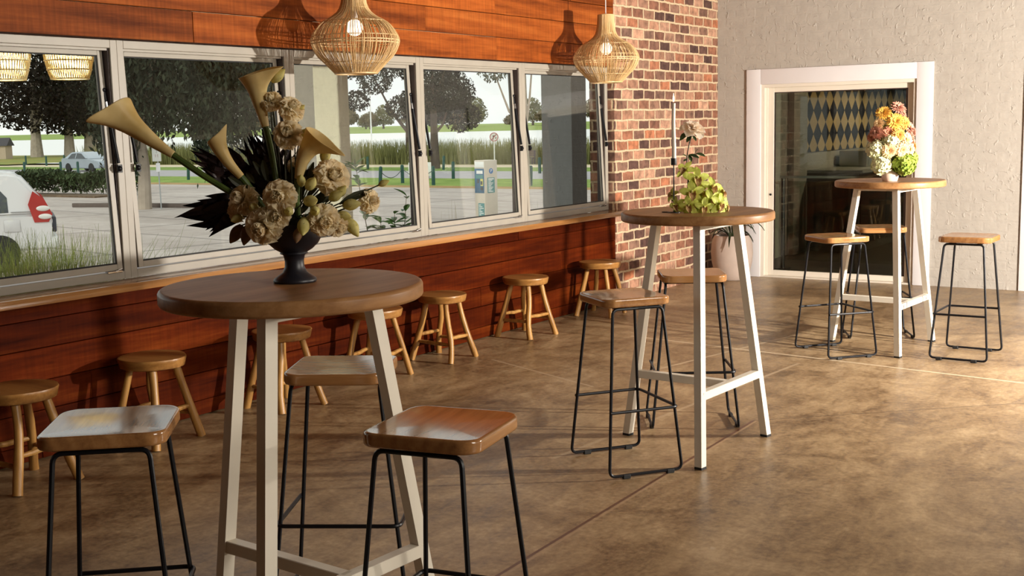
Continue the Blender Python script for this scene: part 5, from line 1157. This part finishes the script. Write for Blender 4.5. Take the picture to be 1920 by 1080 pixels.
MB().lathe([(.0004, .270), (.0032, .276), (.0042, .284), (.0030, .295), (.0012, .306), (.0003, .312)], 12).build('flame', emit('candle_flame', (1, .72, .38), 3.0), cd)

# ---- table three: bouquet of chrysanthemums and hydrangeas
U3 = V(2.655, 7.735, TOPH)
def A3(px, py, dep=0.0): return U3 + RH*((px-1667)/292.0) + V(0, 0, (338-py)/292.0*1.005) + FH*dep
vs3 = thing('round_vase', 'small blush pottery vase holding the orange bouquet', 'vase', U3)
MB().lathe([(.0005, 0), (.042, 0), (.046, .004), (.052, .022), (.053, .036), (.048, .052), (.036, .064), (.030, .072), (.031, .084), (.034, .090), (.030, .090), (.027, .075), (.0005, .060)], 32).build('vase_body', paint('blush_pottery', (.66, .48, .38), .5, .05, 0, 20), vs3, ang=60)
def mum_mesh(seed, layers=((14, .45, 62), (18, .72, 40), (22, .92, 22), (22, 1.0, 6))):
    rg = random.Random(seed); mb = MB()
    for li, (n, L, tilt) in enumerate(layers):
        for k in range(n):
            a = 2*PI*(k+.5*(li % 2))/n+rg.uniform(-.05, .05); petal(mb, Matrix.Rotation(a, 4, 'Z') @ Matrix.Rotation(R(tilt+rg.uniform(-7, 7)), 4, 'X'), L*rg.uniform(.9, 1.05), .24, .5, .35, .2, 0, k, 4, 3, base_w=.5)
    return mb
def center_mesh(): return MB().ball((0, 0, .12), .20, 12, 8, sc=(1, 1, .55))
MC = {'yellow': flower_mat('golden_petals', (.72, .38, .05), (.86, .55, .13), 25), 'orange': flower_mat('orange_petals', (.66, .28, .05), (.80, .44, .12), 25), 'pink': flower_mat('dusty_pink_petals', (.50, .20, .14), (.72, .40, .28), 25), 'rust': flower_mat('rust_petals', (.34, .11, .06), (.60, .26, .15), 25), 'peach': flower_mat('peach_petals', (.80, .52, .25), (.88, .66, .38), 25)}
CEN = {'yellow': paint('gold_centre', (.55, .30, .03), .8), 'brown': paint('brown_centre', (.22, .10, .03), .8)}
MUM = {}
def mum(px, py, rpx, dep, d, col, label):
    r = rpx/292.0*1.12; dd = F(*d).normalized(); p = A3(px, py, dep); t = thing('chrysanthemum', label, 'flower', p, 0, 'chrysanthemums in the orange bouquet')
    k = (col, 0)
    Mx = aim(V(0, 0, 0), dd, px*.3, r); src = MUM.setdefault(px % 2, mum_mesh(px % 2 + 5)); b = MB(); b.add([(Mx @ Vector(q))[:] for q in src.v], src.f); b.build('petals', MC[col], t, ang=180)
    c = center_mesh(); c2 = MB(); c2.add([(Mx @ Vector(q))[:] for q in c.v], c.f); c2.build('flower_centre', CEN['yellow' if col in ('yellow', 'orange', 'peach') else 'brown'], t)
    e = U3+V(0, 0, .082)-p; MB().tube(path([-dd*r*.1, -dd*r*.6+e*.3, e], 8), .0022, 5).build('stem', STEMG, t)
for a in [(1680, 203, 15, 0, (.2, .7, .6), 'pink', 'dusty pink chrysanthemum topmost of the bouquet'), (1652, 212, 15, .01, (-.3, .6, .7), 'yellow', 'golden chrysanthemum upper left of the bouquet'), (1671, 228, 17, .04, (0, .35, .9), 'yellow', 'large golden chrysanthemum below the top of the bouquet'),
          (1688, 231, 14, .03, (.4, .3, .8), 'orange', 'orange chrysanthemum right of the large golden one'), (1643, 231, 11, .02, (-.6, .3, .7), 'peach', 'pale golden chrysanthemum at the upper left edge'), (1687, 212, 10, .01, (.6, .5, .5), 'pink', 'small pink chrysanthemum just right of the top'),
          (1658, 247, 12, .05, (-.1, .2, 1), 'rust', 'rust chrysanthemum at the left middle with dark centre'), (1640, 247, 15, .02, (-.7, .2, .7), 'pink', 'pink chrysanthemum at the left edge above the cream hydrangea'), (1632, 256, 11, .0, (-.9, .0, .5), 'rust', 'rust chrysanthemum farthest left'),
          (1700, 241, 14, .01, (.7, .3, .6), 'pink', 'pink chrysanthemum at the right edge, upper'), (1709, 248, 10, .0, (.9, .1, .4), 'pink', 'small pink chrysanthemum farthest right'), (1674, 252, 13, .07, (.05, .1, 1), 'orange', 'orange chrysanthemum at the heart of the bouquet'),
          (1690, 262, 14, .06, (.4, .1, .9), 'peach', 'peach chrysanthemum right of the heart'), (1704, 264, 12, .02, (.8, .05, .5), 'pink', 'pink chrysanthemum at the right edge, lower'), (1656, 280, 14, .09, (-.2, -.1, 1), 'peach', 'peach chrysanthemum low centre left, over the hydrangea'),
          (1679, 279, 14, .09, (.15, -.1, 1), 'peach', 'peach chrysanthemum low centre, above the green hydrangea'), (1697, 279, 13, .06, (.6, -.05, .8), 'peach', 'peach chrysanthemum low right, above the green hydrangea'), (1709, 275, 9, .02, (.9, 0, .4), 'orange', 'small orange chrysanthemum low at the right edge')]: mum(*a)
def hydrangea(px, py, rpx, dep, mat, label, seed, n=60):
    r = rpx/292.0*1.05; p = A3(px, py, dep); t = thing('hydrangea', label, 'flower', p, 0, 'hydrangea heads in the orange bouquet'); rg = random.Random(seed); b = MB()
    for k in range(n):
        z = 1-2*(k+.5)/n; a = k*2.39996; s = math.sqrt(1-z*z); d = V(s*math.cos(a), s*math.sin(a), z); M0 = aim(d*r*rg.uniform(.72, .9), d+V(rg.uniform(-.3, .3), rg.uniform(-.3, .3), rg.uniform(-.3, .3)), rg.uniform(0, 6.28), r*.40)
        for q in range(4): petal(b, M0 @ Matrix.Rotation(q*PI/2, 4, 'Z') @ Matrix.Rotation(R(18), 4, 'X'), 1.0, 1.05, .25, .3, .1, 0, 0, 3, 3)
    b.build('florets', mat, t, ang=180); e = U3+V(0, 0, .082)-p; MB().tube([V(0, 0, 0), e*.5, e], .003, 5).build('stem', STEMG, t)
HY1 = flower_mat('cream_green_hydrangea', (.66, .66, .36), (.82, .80, .58), 20); HY2 = flower_mat('lime_hydrangea', (.22, .32, .035), (.42, .50, .10), 24)
hydrangea(1663, 265, 16, .05, HY1, 'cream hydrangea head in the middle of the orange bouquet', 1); hydrangea(1637, 279, 17, .03, HY1, 'cream hydrangea head at the left side of the orange bouquet', 2); hydrangea(1646, 306, 18, .05, HY1, 'cream hydrangea head drooping left of the small vase', 3)
hydrangea(1688, 305, 21, .05, HY2, 'lime green hydrangea head drooping right over the small vase', 4, 80); hydrangea(1703, 296, 14, .01, HY2, 'lime green hydrangea head at the lower right edge of the bouquet', 5, 50); hydrangea(1660, 250, 17, -.06, HY2, 'green hydrangea head deep behind the chrysanthemums', 6, 50)

# ---- large planter in the corner
pl = thing('planter', 'large blush grey egg shaped planter with strappy plant, in the corner by the glass door', 'planter', (.29, 10.66, 0))
MB().lathe([(.0005, 0), (.125, 0), (.140, .012), (.170, .08), (.192, .17), (.200, .26), (.195, .34), (.180, .40), (.165, .43), (.150, .43), (.150, .40), (.0005, .395)], 48).build('pot', paint('blush_concrete', (.46, .36, .30), .75, .08, 0, 5, .3, .2), pl, ang=50)
MB().lathe([(.0005, .385), (.152, .385), (.152, .41), (.08, .42), (.0005, .425)], 24).build('soil', paint('potting_bark', (.10, .045, .02), .95, .4, 0, 30), pl)
rg = random.Random(77); PLM = leafy('strap_leaf', (.012, .025, .010), (.05, .075, .03), .35, .05, 10, .5)
for k in range(26):
    a = rg.uniform(0, 6.28); L = rg.uniform(.20, .42); up = rg.uniform(.03, .16); w = rg.uniform(.018, .032); P = []; dx, dy = math.cos(a), math.sin(a)
    if dx < -.3 and L > .26: L = .22
    if dy > .1: L = min(L, .20)
    for i in range(9):
        u = i/8; r = .03+L*u*(1-.12*u); z = .42+up*4*u*(1-u*.75)-(.16 if k % 3 == 0 else .05)*u*u*L/.3; ww = w*.5*math.sin(PI*(.12+.86*u))**.7
        P.append([(dx*r-dy*ww, dy*r+dx*ww, z+.004), (dx*r, dy*r, z-.003), (dx*r+dy*ww, dy*r-dx*ww, z+.004)])
    MB().grid(P).build('leaf', PLM, pl, ang=60)
